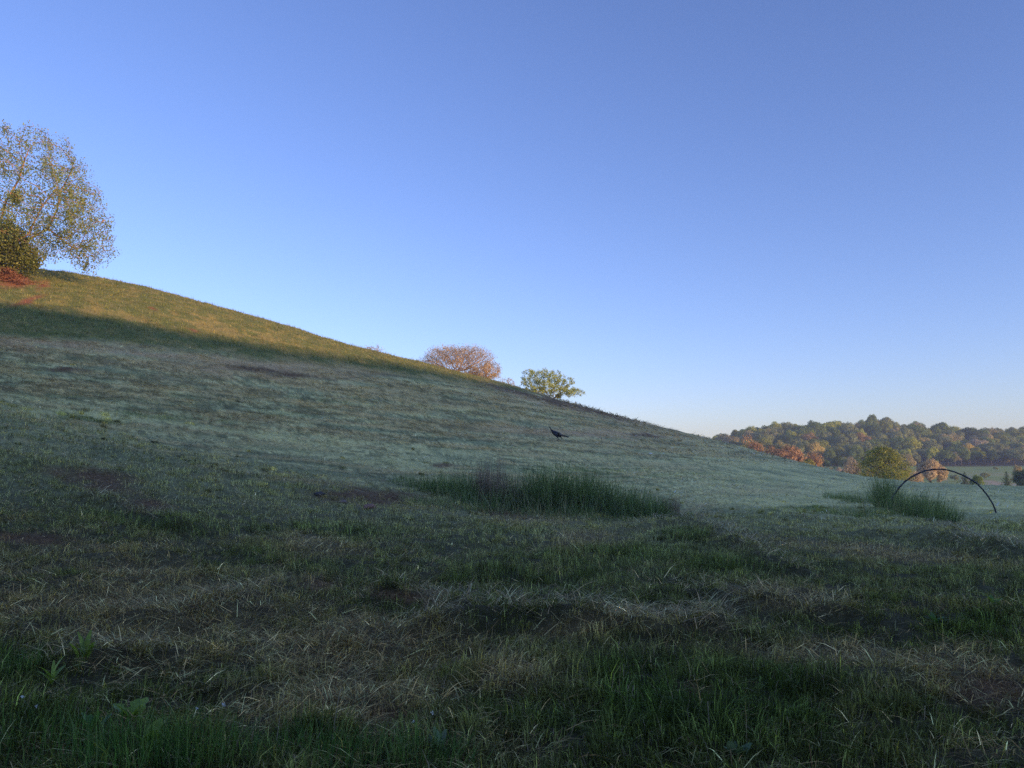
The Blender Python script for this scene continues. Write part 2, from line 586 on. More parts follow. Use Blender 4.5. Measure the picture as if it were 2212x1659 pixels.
def join(parts):
    V, Q, T, Cc, o = [], [], [], [], 0
    for v, q, t, c in parts:
        V.append(v)
        Q.append(q + o)
        T.append(t + o)
        Cc.append(c)
        o += len(v)
    return np.concatenate(V), [np.concatenate(Q), np.concatenate(T)], np.concatenate(Cc)


GRASS = leaf_mat("grass_blades", transl=.33, rough=.7, spec=.1, var=.2, scale=6)
STRAWM = leaf_mat("cut_straw", transl=.12, rough=.7, spec=.12, var=.25, scale=5)


def build_grass():
    parts = []
    # near blades with a bend
    for (n, d0, d1) in ((470000, 2.0, 8.0), (430000, 8.0, 22.0)):
        x, y = sample(n, d0, d1, .86)
        z = height(x, y)
        m = cover(x, y, z)
        # clumping
        cl = fbm(x / .16, y / .16, 71, 2)
        keep = rng.random(n) < np.clip(.1 + 3.0 * (cl - .38), .05, 1) * (1 - .85 * m['soil']) * (1 - .55 * m['straw'])
        x, y, z = x[keep], y[keep], z[keep]
        m = {k: v[keep] for k, v in m.items()}
        k = len(x)
        c2 = fbm(x / .28, y / .28, 78, 2)
        L = (.055 + .075 * rng.random(k)) * (1 + .9 * m['lush']) * (.2 + 1.7 * c2)
        L *= 1 + .5 * sstep(4.2, 3.0, y) * fbm(x / .4, y / .4, 55)
        W = np.maximum(.0034 + .003 * rng.random(k), y * .0005) * (1 + .25 * m['lush'])
        cj = .35 + 1.3 * fbm(x / .09, y / .09, 77, 2)
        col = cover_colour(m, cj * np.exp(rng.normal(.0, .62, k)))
        dry = rng.random(k) < (.08 + .35 * m['straw'])
        col[dry] = np.array([.38, .30, .17]) * rng.uniform(.5, 1.2, (dry.sum(), 1))
        yel = rng.random(k) < .06
        col[yel] = col[yel] * np.array([1.35, 1.2, .7])
        lean = np.abs(rng.normal(1.1, .42, k)) - .2 * m['lush']
        head = rng.uniform(0, 2 * np.pi, k) * .6 + (fbm(x / 1.7, y / 1.7, 81) * 12)
        parts.append(blades(np.stack([x, y, z - .01], 1), head, L, lean, W, col, True))
    # far tufts
    for (n, d0, d1) in ((330000, 22, 60), (190000, 60, 125)):
        x, y = sample(n, d0, d1, .86)
        z = height(x, y)
        m = cover(x, y, z)
        cl = fbm(x / .6, y / .6, 72, 2)
        keep = rng.random(n) < np.clip(.3 + 1.4 * (cl - .3), .12, 1) * (1 - .8 * m['soil']) * (1 - .8 * m['red']) * (.5 + .5 * m['up'] + .25 * m['lush'])
        x, y, z = x[keep], y[keep], z[keep]
        m = {k: v[keep] for k, v in m.items()}
        k = len(x)
        L = (.04 + .04 * rng.random(k)) * (1 + 1.2 * m['lush']) * (1 + 1.4 * m['up']) * (.7 + .7 * m['n2'])
        L *= 1 - .3 * m['straw']
        W = y * .00045 * rng.uniform(.6, 1.4, k)
        cj = .2 + 1.75 * fbm(x / .4, y / .4, 79, 2)
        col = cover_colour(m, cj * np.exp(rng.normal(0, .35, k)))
        dry = rng.random(k) < .07
        col[dry] = np.array([.50, .42, .25]) * rng.uniform(.6, 1.2, (dry.sum(), 1))
        lean = np.abs(rng.normal(.85, .4, k)) * (1 - .5 * m['up'])
        head = rng.uniform(0, 2 * np.pi, k)
        parts.append(blades(np.stack([x, y, z - .01], 1), head, L, lean, W, col, False))
    # domed tufts that stood up to the mower
    nt_ = 9000
    tx, ty = sample(nt_, 2.3, 32, .84)
    tz = height(tx, ty)
    tm = cover(tx, ty, tz)
    kp = rng.random(nt_) < (1 - .9 * sstep(9, 30, ty)) * np.clip(.35 + .9 * tm['lush'] - .5 * tm['soil'] - .35 * tm['straw'], .04, 1)
    tx, ty = tx[kp], ty[kp]
    tl = tm['lush'][kp]
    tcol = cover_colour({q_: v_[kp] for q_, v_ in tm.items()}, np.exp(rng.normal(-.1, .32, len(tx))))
    per = 60
    R0 = np.repeat(rng.uniform(.05, .17, len(tx)) * (1 + .5 * tl), per)
    a_ = rng.uniform(0, 2 * np.pi, len(R0))
    rr_ = np.sqrt(rng.random(len(R0)))
    x = np.repeat(tx, per) + np.cos(a_) * rr_ * R0
    y = np.repeat(ty, per) + np.sin(a_) * rr_ * R0 * .8
    z = height(x, y)
    k = len(x)
    L = np.repeat(rng.uniform(.05, .13, len(tx)) * (1 + .8 * tl), per) * rng.uniform(.6, 1.2, k)
    W = np.maximum(.0038 + .0026 * rng.random(k), y * .0005)
    col = np.repeat(tcol, per, 0) * np.exp(rng.normal(0, .35, (k, 1)))
    tilt = np.repeat(rng.uniform(0, 6.28, len(tx)), per)
    lean = .25 + 1.0 * rr_ * rng.uniform(.5, 1.3, k)
    parts.append(blades(np.stack([x, y, z - .01], 1), a_ + .5 * np.sin(a_ - tilt), L, lean, W, col, True, curl=.7))
    # taller dry stems that fringe the crest of the hill
    n = 9000
    x, y = sample(n, 45, 110, .8)
    z = height(x, y)
    m = cover(x, y, z)
    keep = (m['up'] > .5) & (rng.random(n) < .8)
    x, y, z = x[keep], y[keep], z[keep]
    k = len(x)
    col = np.array([.27, .22, .13]) * rng.uniform(.6, 1.2, (k, 1))
    parts.append(blades(np.stack([x, y, z], 1), rng.uniform(0, 6.3, k), rng.uniform(.15, .38, k), np.abs(rng.normal(.15, .15, k)), y * .0003, col, True))
    V, F, c = join(parts)
    me = mesh_np("grass", V, F, c)
    o = link("grass", me, GRASS, kind='stuff', label="short mown green grass, dewy grey in places, covering the field and hill", category="grass")
    return o


build_grass()


def build_hay():
    """mown stems lying on the ground, thick in the straw patches and windrows"""
    parts = []
    n = 1500000
    x, y = sample(n, 2.0, 45, .86)
    z = height(x, y)
    m = cover(x, y, z)
    wr = np.clip(windrow(x, y), 0, 1.5)
    dens = np.clip((.07 + .13 * sstep(1200, 700, m['u'])) * (1 - m['lush']) + .85 * m['straw'] + 1.0 * wr + .8 * m['soil'], 0, 1) * sstep(46, 28, y)
    dens *= np.clip(.3 + 1.5 * (fbm(x / .35, y / .35, 75) - .3), .1, 1)
    keep = rng.random(n) < dens * .55
    x, y, z, wr = x[keep], y[keep], z[keep], wr[keep]
    m = {k: v[keep] for k, v in m.items()}
    k = len(x)
    L = rng.uniform(.07, .30, k) * (1 + .5 * np.clip(wr, 0, 1)) * (.7 + .3 * sstep(3, 8, y)) * (1 - .45 * m['soil'])
    W = np.maximum(.0034 + .0034 * rng.random(k) ** 2, y * .0005)
    pale = np.array([.82, .62, .24])
    tan = np.array([.54, .35, .115])
    gry = np.array([.45, .41, .15])
    brn = np.array([.22, .125, .04])
    r = rng.random(k)
    pw = np.clip(wr, 0, 1)
    r = r ** 1.0
    col = np.where((r < .12)[:, None], pale, np.where((r < .45)[:, None], tan, np.where((r < .72 + .1 * pw)[:, None], gry, brn)))
    frosty = (sstep(8, 24, y) * .6 + .35 * pw)[:, None]
    col = col * (1 - frosty * .5) + np.array([.66, .65, .52]) * frosty * .5
    col = col * np.exp(rng.normal(-.15, .6, (k, 1)))
    col = mixc(col, (.24, .12, .055), m['soil'] * .7)
    lean = np.clip(rng.normal(1.42, .14, k), .8, 1.6)
    base = fbm(x / .7, y / .7, 85) * 11
    head = base + rng.normal(0, .7, k) + np.pi * (rng.random(k) < .5)
    lift = rng.uniform(.01, .045, k) + .07 * pw * rng.random(k)
    parts.append(blades(np.stack([x, y, z + lift], 1), head, L, lean, W, col, True, curl=.12))
    # combed strands along the swaths of the mown hill
    n = 200000
    x, y = sample(n, 20, 105, .84)
    z = height(x, y)
    m = cover(x, y, z)
    h_ = .25
    qx = (cover(x + h_, y, height(x + h_, y, False))['q'] - cover(x - h_, y, height(x - h_, y, False))['q'])
    qy = (cover(x, y + h_, height(x, y + h_, False))['q'] - cover(x, y - h_, height(x, y - h_, False))['q'])
    hd = np.arctan2(-qx, qy)
    dens = np.clip(-.1 + .9 * m['straw'] + .5 * m['frost'], 0, 1) * m['hill'] * (1 - m['up']) + .18 * m['frost'] * (1 - m['hill'])
    dens *= np.clip((fbm(m['q'] * 60, m['u'] / 40., 95, 2) - .36) * 3.5, .05, 1)
    keep = rng.random(n) < dens * .8
    x, y, z, hd = x[keep], y[keep], z[keep], hd[keep]
    m = {q_: v_[keep] for q_, v_ in m.items()}
    k = len(x)
    cc = np.where((rng.random(k) < .25 + .6 * m['straw'])[:, None], np.array([.86, .66, .36]), np.array([.95, .87, .50]))
    cc = np.where((rng.random(k) < .22)[:, None], np.array([.20, .17, .08]), cc) * np.exp(rng.normal(-.12, .3, (k, 1)))
    hd = hd + rng.normal(0, .22, k) + np.pi * (rng.random(k) < .5)
    parts.append(blades(np.stack([x, y, z + rng.uniform(.01, .06, k)], 1), hd, rng.uniform(.2, .8, k) * (.6 + y / 60), np.clip(rng.normal(1.5, .08, k), 1.2, 1.62),
                        y * .0008 * rng.uniform(.5, 1.3, k), np.minimum(cc, .97), True, curl=.05))
    V, F, c = join(parts)
    me = mesh_np("cut_hay", V, F, c)
    link("cut_hay", me, STRAWM, kind='stuff', label="loose cut stems and raked hay lying in brown and grey swaths on the field", category="hay")


build_hay()


# ------------------------------------------------------------------ tall grass clumps
def tall_blades(cx, cy, n, sx, sy, L0, L1, W, cols, spread=.5, segs=5, lean0=.15, lean_sd=.22, droop=1.0):
    """curved blades rooted in an ellipse, segs segments each, local coords about (cx,cy)"""
    ang = rng.uniform(0, 2 * np.pi, n)
    rad = np.sqrt(rng.random(n))
    x = cx + np.cos(ang) * rad * sx
    y = cy + np.sin(ang) * rad * sy
    z = height(x, y) - .02
    out = np.arctan2(y - cy, x - cx)
    head = np.where(rng.random(n) < spread, out + rng.normal(0, .6, n), rng.uniform(0, 2 * np.pi, n))
    L = rng.uniform(L0, L1, n)
    lean = np.abs(rng.normal(lean0, lean_sd, n)) * (.5 + rad)
    w = W * rng.uniform(.6, 1.3, n)
    k = rng.integers(0, len(cols), n)
    col = np.array(cols)[k] * rng.uniform(.6, 1.35, (n, 1))
    fa = head + np.pi / 2 + rng.normal(0, .4, n)
    S = np.stack([np.cos(fa), np.sin(fa), np.zeros(n)], 1)
    H = np.stack([np.cos(head), np.sin(head), np.zeros(n)], 1)
    p = np.stack([x, y, z], 1)
    rows = []
    dr = rng.gamma(2, .45, n) * droop
    for s in range(segs + 1):
        t = s / segs
        ww = (w * (1 - t ** 1.8) + .0004) / 2
        rows.append(p - S * ww[:, None])
        rows.append(p + S * ww[:, None])
        th = np.minimum(lean + dr * t ** 1.6, 2.3)
        p = p + (H * np.sin(th)[:, None] + np.array([0, 0, 1.0]) * np.cos(th)[:, None]) * (L / segs)[:, None]
    V = np.stack(rows, 1).reshape(-1, 3)
    m = 2 * (segs + 1)
    b = np.arange(n)[:, None] * m
    s = np.arange(segs)[None, :] * 2
    Q = np.stack([b + s, b + s + 1, b + s + 3, b + s + 2], -1).reshape(-1, 4)
    return V, Q, np.zeros((0, 3), int), np.repeat(col, m, 0)


def seed_heads(cx, cy, n, sx, sy, L0, L1, col, W=.006, lean=.18):
    """thin stalk with a loose panicle on top"""
    parts = []
    for i in range(n):
        x = cx + rng.uniform(-sx, sx)
        y = cy + rng.uniform(-sy, sy)
        z = zof(x, y) - .02
        h = rng.uniform(0, 2 * np.pi)
        L = rng.uniform(L0, L1)
        le = abs(rng.normal(lean, .12))
        pts = []
        p = np.array([x, y, z])
        for s in range(7):
            pts.append(p.copy())
            a = le * (.5 + s / 6)
            p = p + np.array([math.cos(h) * math.sin(a), math.sin(h) * math.sin(a), math.cos(a)]) * L / 6
        c = np.array(col) * rng.uniform(.6, 1.3)
        V, Q = [], []
        for s, q in enumerate(pts):
            w = W * (1 - .5 * s / 6) / 2
            for a in (0, 2.1, 4.2):
                V.append(q + np.array([math.cos(a) * w, math.sin(a) * w, 0]))
        for s in range(6):
            for a in range(3):
                Q.append((s * 3 + a, s * 3 + (a + 1) % 3, s * 3 + 3 + (a + 1) % 3, s * 3 + 3 + a))
        b = len(V)
        for g in range(26):
            t = rng.uniform(.78, 1.0)
            q = pts[0] + 0
            f = t * 6
            i0 = min(int(f), 5)
            q = pts[i0] + (pts[i0 + 1] - pts[i0]) * (f - i0)
            o = rng.normal(0, 1, 3)
            o /= np.linalg.norm(o)
            q = q + o * .02 * (1.15 - t) * 4
            u_ = o * .012
            v_ = np.cross(o, [0, 0, 1.0]) * .005
            V += [q - u_, q - v_, q + u_ + np.array([0, 0, .01]), q + v_]
            Q.append((b, b + 1, b + 2, b + 3))
            b += 4
        parts.append((np.array(V), np.array(Q), np.zeros((0, 3), int), np.tile(c, (len(V), 1))))
    return join(parts)


TG = [(.20, .27, .09), (.25, .32, .11), (.17, .23, .09), (.38, .42, .18), (.13, .19, .065)]


def clump_obj(name, parts, root, mat, part_name):
    V, F, c = join(parts)
    V = V - np.array(root.location)[None, :]
    me = mesh_np(part_name, V, F, c)
    return link(part_name, me, mat, root)


def big_clump():
    g0 = hit(1180, 1108)
    root = thing("tall_grass_clump", tuple(g0), "long mound of tall dark green grass with dead stalks in the middle of the field", "tall grass")
    parts = []
    D = g0[1]
    # (u, v of root, number, half width px, depth half m, L0, L1)
    spec = [(885, 1050, 200, 45, .6, .15, .4), (930, 1060, 380, 48, .7, .25, .6), (975, 1072, 600, 48, .7, .35, .85), (1020, 1084, 700, 44, .6, .5, 1.05), (1050, 1092, 300, 28, .5, .5, 1.1),
            (1085, 1096, 260, 28, .5, .45, .9), (1125, 1098, 450, 42, .6, .6, 1.2), (1170, 1100, 750, 42, .7, .7, 1.5), (1215, 1102, 900, 44, .7, .85, 1.65), (1265, 1104, 750, 42, .7, .75, 1.5),
            (1305, 1108, 600, 44, .7, .6, 1.25), (1345, 1112, 560, 48, .7, .5, 1.1), (1390, 1116, 520, 48, .6, .4, .95), (1425, 1118, 260, 28, .5, .3, .8), (1110, 1100, 220, 70, .3, .2, .5),
            (1180, 1104, 160, 130, .9, 1.0, 1.75), (1300, 1104, 100, 110, .7, .9, 1.5), (1000, 1080, 90, 90, .6, .7, 1.2)]
    for (u, v, n, ru, sy, a, b) in spec:
        g = hit(u, v)
        cy = g[1] + sy * .6
        cx = g[0] * cy / g[1]
        parts.append(tall_blades(cx, cy, n, ru / 1600 * g[1], sy, a * .4, b, .014, TG, droop=1.0, lean_sd=.38))
    g = hit(1170, 1112)
    parts.append(tall_blades(g[0] + .1, g[1] + .5, 2600, 3.9, 1.3, .10, .34, .011, TG, droop=.9, lean_sd=.4))
    parts.append(tall_blades(g[0] + .1, g[1] + .5, 420, 3.6, .8, .3, .8, .009, [(.42, .36, .18), (.34, .30, .14), (.50, .46, .26)], droop=.8, lean_sd=.4))
    # broad arching blades at the foot
    for (u, v) in ((1010, 1090), (1060, 1100), (1150, 1105), (1260, 1112), (1350, 1118), (1410, 1120)):
        g = hit(u, v)
        parts.append(tall_blades(g[0], g[1] + .1, 110, .5, .25, .45, .85, .018, [(.24, .32, .12), (.30, .36, .18), (.16, .24, .08)], droop=1.6, spread=.9, lean0=.5))
    # dead stalks
    ps = []
    for (u, v, n, ru, a, b) in ((1062, 1095, 460, 32, .5, 1.75), (1045, 1090, 180, 26, .6, 1.3), (1100, 1098, 260, 34, .4, 1.1), (1445, 1118, 320, 24, .25, .7)):
        g = hit(u, v)
        cy = g[1] + .35
        ps.append(tall_blades(g[0] * cy / g[1], cy, n, ru / 1600 * g[1], .3, a, b, .008, [(.34, .24, .16), (.44, .34, .24), (.22, .15, .11)], droop=.35, lean0=.06, lean_sd=.1))
    clump_obj("", ps, root, STRAWM, "dead_stalks")
    sp = []
    for (u, v, n, a, b) in ((950, 1060, 6, .9, 1.3), (1010, 1080, 5, .9, 1.3), (1150, 1098, 6, 1.1, 1.5), (1240, 1100, 7, 1.1, 1.5), (1330, 1105, 5, .9, 1.2), (1110, 1095, 4, 1.1, 1.45)):
        g = hit(u, v)
        V, F, c = seed_heads(g[0], g[1] + .5, n, .6, .3, a, b, (.07, .09, .05))
        sp.append((V, F[0], F[1] if len(F) > 1 else np.zeros((0, 3), int), c))
    clump_obj("", parts + sp, root, GRASS, "green_blades")
    return root


big_clump()


def hoop_clump():
    g0 = hit(1935, 1110)
    root = thing("tall_grass_clump", tuple(g0), "smaller fan of tall grass growing round the left foot of the black hoop", "tall grass")
    parts = []
    spec = [(1810, 1078, 350, 32, .6, .15, .5), (1855, 1086, 400, 38, .6, .2, .6), (1905, 1096, 420, 24, .3, .8, 1.6), (1925, 1098, 260, 24, .3, .7, 1.5), (1960, 1108, 650, 46, .5, .35, .95),
            (2000, 1120, 600, 46, .5, .3, .85), (2040, 1128, 420, 36, .4, .2, .65), (1960, 1106, 120, 100, .6, .6, 1.2)]
    g = hit(1930, 1112)
    parts.append(tall_blades(g[0], g[1] + .5, 1300, 2.1, 1.1, .08, .3, .011, TG, droop=.9, lean_sd=.4))
    parts.append(tall_blades(g[0], g[1] + .3, 200, 1.7, .7, .3, .9, .009, [(.42, .36, .18), (.34, .30, .14)], droop=.6, lean_sd=.4))
    for i, (u, v, n, ru, sy, a, b) in enumerate(spec):
        g = hit(u, v)
        cy = g[1] + sy * .5
        fan = i in (2, 3)
        parts.append(tall_blades(g[0] * cy / g[1], cy, n, ru / 1600 * g[1] * (.6 if fan else 1), sy, a, b, .011, TG, droop=.35 if fan else .8, lean0=.25 if fan else .2, spread=.9 if fan else .5))
    sp = []
    for (u, v, n, a, b) in ((1960, 1105, 8, .8, 1.3), (2010, 1115, 9, .6, 1.0), (2050, 1110, 7, .5, .8), (1890, 1095, 4, .9, 1.2)):
        g = hit(u, v)
        V, F, c = seed_heads(g[0], g[1] + .3, n, .5, .3, a, b, (.07, .075, .045), W=.005, lean=.35)
        sp.append((V, F[0], F[1] if len(F) > 1 else np.zeros((0, 3), int), c))
    clump_obj("", parts + sp, root, GRASS, "green_blades")


hoop_clump()


# ------------------------------------------------------------------ tubes and trees
def tube(points, radii, sides=8, cap=True):
    P = np.asarray(points, float)
    n = len(P)
    T = np.gradient(P, axis=0)
    T /= np.linalg.norm(T, axis=1)[:, None] + 1e-9
    V = []
    ref = np.array([.13, .97, .2])
    for i in range(n):
        a = np.cross(T[i], ref)
        a /= np.linalg.norm(a) + 1e-9
        b = np.cross(T[i], a)
        for s in range(sides):
            th = 2 * np.pi * s / sides
            V.append(P[i] + (a * math.cos(th) + b * math.sin(th)) * radii[i])
    Q = [(i * sides + s, i * sides + (s + 1) % sides, (i + 1) * sides + (s + 1) % sides, (i + 1) * sides + s) for i in range(n - 1) for s in range(sides)]
    T3 = []
    if cap:
        V.append(P[0])
        V.append(P[-1])
        c0, c1 = n * sides, n * sides + 1
        for s in range(sides):
            T3.append((c0, (s + 1) % sides, s))
            T3.append((c1, (n - 1) * sides + s, (n - 1) * sides + (s + 1) % sides))
    return np.array(V), np.array(Q), np.array(T3).reshape(-1, 3)


def colonize(root_pts, A, step, kill, infl, iters=200, bias=(0, 0, .05), seed=1):
    """space colonisation. root_pts: list of polylines (starting wood) joined at index 0"""
    r = np.random.default_rng(seed)
    nodes = [np.array(root_pts[0][0], float)]
    par = [-1]
    for line in root_pts:
        prev = 0
        start = 1
        if np.linalg.norm(np.array(line[0]) - nodes[0]) > 1e-6:
            dd = [np.linalg.norm(np.array(line[0]) - q) for q in nodes]
            prev = int(np.argmin(dd))
            start = 0
        for q in line[start:]:
            q = np.array(q, float)
            p0 = nodes[prev]
            k = max(1, int(np.linalg.norm(q - p0) / step))
            for j in range(1, k + 1):
                nodes.append(p0 + (q - p0) * j / k)
                par.append(prev)
                prev = len(nodes) - 1
    A = A.copy()
    near_d = np.full(len(A), 1e9)
    near_i = np.zeros(len(A), int)
    new = list(range(len(nodes)))
    bias = np.array(bias)
    for it in range(iters):
        if len(A) == 0 or not new:
            break
        NN = np.array([nodes[i] for i in new])
        D = np.linalg.norm(A[:, None, :] - NN[None, :, :], axis=2)
        j = D.argmin(1)
        dm = D[np.arange(len(A)), j]
        up = dm < near_d
        near_d[up] = dm[up]
        near_i[up] = np.array(new)[j[up]]
        live = near_d > kill
        A, near_d, near_i = A[live], near_d[live], near_i[live]
        act = near_d < infl
        if not act.any():
            break
        new = []
        for ni in np.unique(near_i[act]):
            s = A[act & (near_i == ni)] - nodes[ni]
            v = (s / np.linalg.norm(s, axis=1)[:, None]).sum(0)
            v = v / (np.linalg.norm(v) + 1e-9) + bias + r.normal(0, .14, 3)
            v /= np.linalg.norm(v)
            q = nodes[ni] + v * step
            nodes.append(q)
            par.append(int(ni))
            new.append(len(nodes) - 1)
        if len(nodes) > 9000:
            break
    return np.array(nodes), np.array(par)


def wood_mesh(nodes, par, tip_r, expo=2.3, sides=5, taper=1.0, rmax=9):
    n = len(nodes)
    acc = np.zeros(n)
    kids = np.zeros(n, int)
    for i in range(n - 1, 0, -1):
        if kids[i] == 0:
            acc[i] = tip_r ** expo
        acc[par[i]] += acc[i]
        kids[par[i]] += 1
    rad = np.minimum(acc ** (1 / expo) * taper, rmax)
    idx = np.arange(1, n)
    A, B = nodes[par[idx]], nodes[idx]
    ra = np.minimum(rad[par[idx]], rad[idx] * 1.35)
    rb = rad[idx]
    T = B - A
    T /= np.linalg.norm(T, axis=1)[:, None] + 1e-9
    ref = np.array([.31, .55, .21])
    a = np.cross(T, ref)
    a /= np.linalg.norm(a, axis=1)[:, None] + 1e-9
    b = np.cross(T, a)
    rings = []
    for P, rr_ in ((A, ra), (B + T * rb[:, None] * .3, rb)):
        for s in range(sides):
            th = 2 * np.pi * s / sides
            rings.append(P + (a * math.cos(th) + b * math.sin(th)) * rr_[:, None])
    V = np.stack(rings, 1).reshape(-1, 3)
    o = np.arange(n - 1)[:, None] * (2 * sides)
    s = np.arange(sides)[None, :]
    s2 = (s + 1) % sides
    Q = np.stack([o + s, o + s2, o + sides + s2, o + sides + s], -1).reshape(-1, 4)
    return V, Q, rad, kids


def leaf_quads(C0, size, asp=.55, normal=None, nrm_j=1.0, cols=((.1, .1, .05),), jit=(.6, 1.4), droop=0):
    n = len(C0)
    N = rng.normal(0, 1, (n, 3))
    N /= np.linalg.norm(N, axis=1)[:, None]
    if normal is not None:
        N = normal + N * nrm_j
        N /= np.linalg.norm(N, axis=1)[:, None] + 1e-9
    U = np.cross(N, rng.normal(0, 1, (n, 3)))
    U[:, 2] -= droop * np.linalg.norm(U, axis=1)
    U /= np.linalg.norm(U, axis=1)[:, None] + 1e-9
    W = np.cross(N, U)
    W /= np.linalg.norm(W, axis=1)[:, None] + 1e-9
    s = (size * rng.uniform(.65, 1.35, n))[:, None]
    V = np.stack([C0 - U * s * .5, C0 + W * s * asp * .5, C0 + U * s * .5, C0 - W * s * asp * .5], 1).reshape(-1, 3)
    Q = np.arange(n * 4).reshape(-1, 4)
    col = np.array(cols)[rng.integers(0, len(cols), n)] * rng.uniform(jit[0], jit[1], (n, 1))
    return V, Q, np.zeros((0, 3), int), np.repeat(col, 4, 0)


BARK_WARM = solid_mat("sunlit_birch_bark", (.46, .25, .12), rough=.85, var=.4, scale=3, bump=.4)  # orange of the low sun put into the bark colour
BARK_DARK = solid_mat("dark_bark", (.11, .085, .065), rough=.9, var=.35, scale=4, bump=.4)
TWIGS = solid_mat("pink_twigs", (.46, .29, .19), rough=.85, var=.3, scale=3)
LEAF = leaf_mat("tree_leaves", transl=.35, rough=.55, spec=.2, var=.25, scale=.9)


def ell(n, c, r, seed=0, shell=.0):
    g = np.random.default_rng(seed)
    v = g.normal(0, 1, (n, 3))
    v /= np.linalg.norm(v, axis=1)[:, None]
    rad = (shell + (1 - shell) * g.random(n)) ** (1 / 3)
    return np.array(c) + v * rad[:, None] * np.array(r)


def put(name, V, F, mat, root, col=None, smooth=False):
    V = V - np.array(root.location)[None, :]
    me = mesh_np(name, V, F, col, smooth)
    return link(name, me, mat, root)


def left_tree():
    base = hit(-15, 600)
    d = base[1]
    S = d / 1600.0
    root = thing("birch_tree", tuple(base), "wide airy spring tree with orange lit limbs on the hilltop at left", "tree")

    def P(u, v, dy=0):
        q = px(u, v, d)
        q[1] += dy
        q[0] *= (d + dy) / d
        return q
    lines = [[base, P(-20, 560), P(-5, 500), P(15, 430), P(40, 390), P(55, 340)],
             [P(-20, 560), P(40, 528, .5), P(62, 510, .7), P(105, 484, 1), P(125, 440, 1), P(132, 400, 1.2), P(160, 350, 1)],
             [P(-20, 560), P(-80, 500, -1), P(-130, 420, -1), P(-160, 350, 0)],
             [P(-5, 500), P(-40, 400, 1), P(-50, 320, 1)],
             [P(105, 484, 1), P(150, 520, 1), P(190, 545, 1.2)],
             [P(-20, 560), P(60, 520, -1.5), P(90, 470, -2.5), P(120, 440, -3)]]
    A = np.vstack([
        ell(1500, P(-10, 425), (235 * S, 5.5, 150 * S), 3, .25),
        ell(350, P(120, 470, .5), (115 * S, 4, 85 * S), 4),
        ell(260, P(188, 500, 1), (52 * S, 1.6, 82 * S), 5),
        ell(60, P(235, 530, 1), (20 * S, .8, 12 * S), 6),
        ell(60, P(85, 545, 0), (30 * S, 1, 22 * S), 8),
        ell(90, P(100, 300, 0), (60 * S, 2, 30 * S), 7)])
    nodes, par = colonize(lines, A, .28, .34, 3.2, 120, (0, 0, -.06), 4)
    V, Q, rad, kids = wood_mesh(nodes, par, .009, 2.45, 6, .85, .24)
    put("trunk", V, [Q], BARK_WARM, root, smooth=True)
    thin = np.where(rad < .03)[0]
    # fine hanging twigs with leaves
    pick = rng.choice(thin, 10500)
    C0 = nodes[pick] + rng.normal(0, .19, (len(pick), 3))
    pts = [C0 + np.array([0, 0, -.14]) * k + rng.normal(0, .06, C0.shape) for k in range(4)]
    Cc = np.vstack(pts)
    cols = [(.34, .37, .11), (.28, .31, .09), (.35, .31, .12), (.26, .32, .13)]
    a = leaf_quads(Cc, .135, .55, cols=cols, droop=.4)
    # denser olive clusters
    cs = rng.choice(thin, 60)
    C1 = np.repeat(nodes[cs], 55, 0) + rng.normal(0, .28, (60 * 55, 3)) * np.array([1.3, 1, .8])
    b = leaf_quads(C1, .14, .55, cols=[(.24, .26, .06), (.30, .29, .08)])
    Vx, Fx, cx = join([a, b])
    put("crown", Vx, Fx, LEAF, root, cx)
    # dense dark evergreen scrub under it
    g = hit(20, 592)
    r2 = thing("evergreen_shrub", tuple(g), "dense dark green shrub under the hilltop tree at the left edge", "shrub")
    cen = [(-40, 540, 60, 50), (10, 545, 48, 45), (48, 560, 34, 30), (70, 572, 16, 14), (20, 510, 30, 22), (-80, 560, 60, 40)]
    pp = []
    for (u, v, ru, rv) in cen:
        n = int(ru * rv * 2.6)
        c = P(u, v, rng.uniform(-.8, .8)) + np.clip(rng.normal(0, .5, (n, 3)), -1.15, 1.15) * np.array([ru * S, ru * S * .9, rv * S])
        pp.append(leaf_quads(c, .17, .5, cols=[(.22, .23, .05), (.28, .28, .07), (.34, .31, .09), (.13, .15, .04)]))
    Vx, Fx, cx = join(pp)
    put("foliage", Vx, Fx, LEAF, r2, cx)
    st = []
    for k in range(9):
        b0 = P(rng.uniform(-40, 40), 592, -.3)
        b1 = P(rng.uniform(-60, 70), rng.uniform(520, 550), rng.uniform(-1, 1))
        st.append(tube([b0, (b0 + b1) / 2 + rng.normal(0, .15, 3), b1], [.06, .045, .02], 5))
    o = 0
    VV, QQ, TT = [], [], []
    for v_, q_, t_ in st:
        VV.append(v_)
        QQ.append(q_ + o)
        TT.append(t_ + o)
        o += len(v_)
    put("stem", np.vstack(VV), [np.vstack(QQ), np.vstack(TT)], BARK_WARM, r2)
    # brush pile, reddish dry branches
    g = hit(22, 606)
    r3 = thing("brush_pile", tuple(g), "heap of rusty red dead branches at the foot of the hilltop tree", "brush pile")
    tb, tl = [], []
    for k in range(420):
        uu = rng.normal(18, 24)
        hgt = max(.05, .95 * math.exp(-((uu - 12) / 30) ** 2))
        q = px(uu, 606, g[1] + rng.uniform(-.8, 1.2))
        zz = zof(q[0], q[1])
        q[2] = zz + rng.uniform(0, hgt)
        dirv = rng.normal(0, 1, 3) * np.array([1, .8, .45])
        dirv /= np.linalg.norm(dirv)
        L = rng.uniform(.25, .9)
        tb.append(tube([q - dirv * L / 2, q + rng.normal(0, .04, 3), q + dirv * L / 2], [.018, .015, .006], 4))
        tl.append(q + rng.normal(0, .15, (9, 3)) * np.array([1, 1, .6]))
    o = 0
    VV, QQ, TT = [], [], []
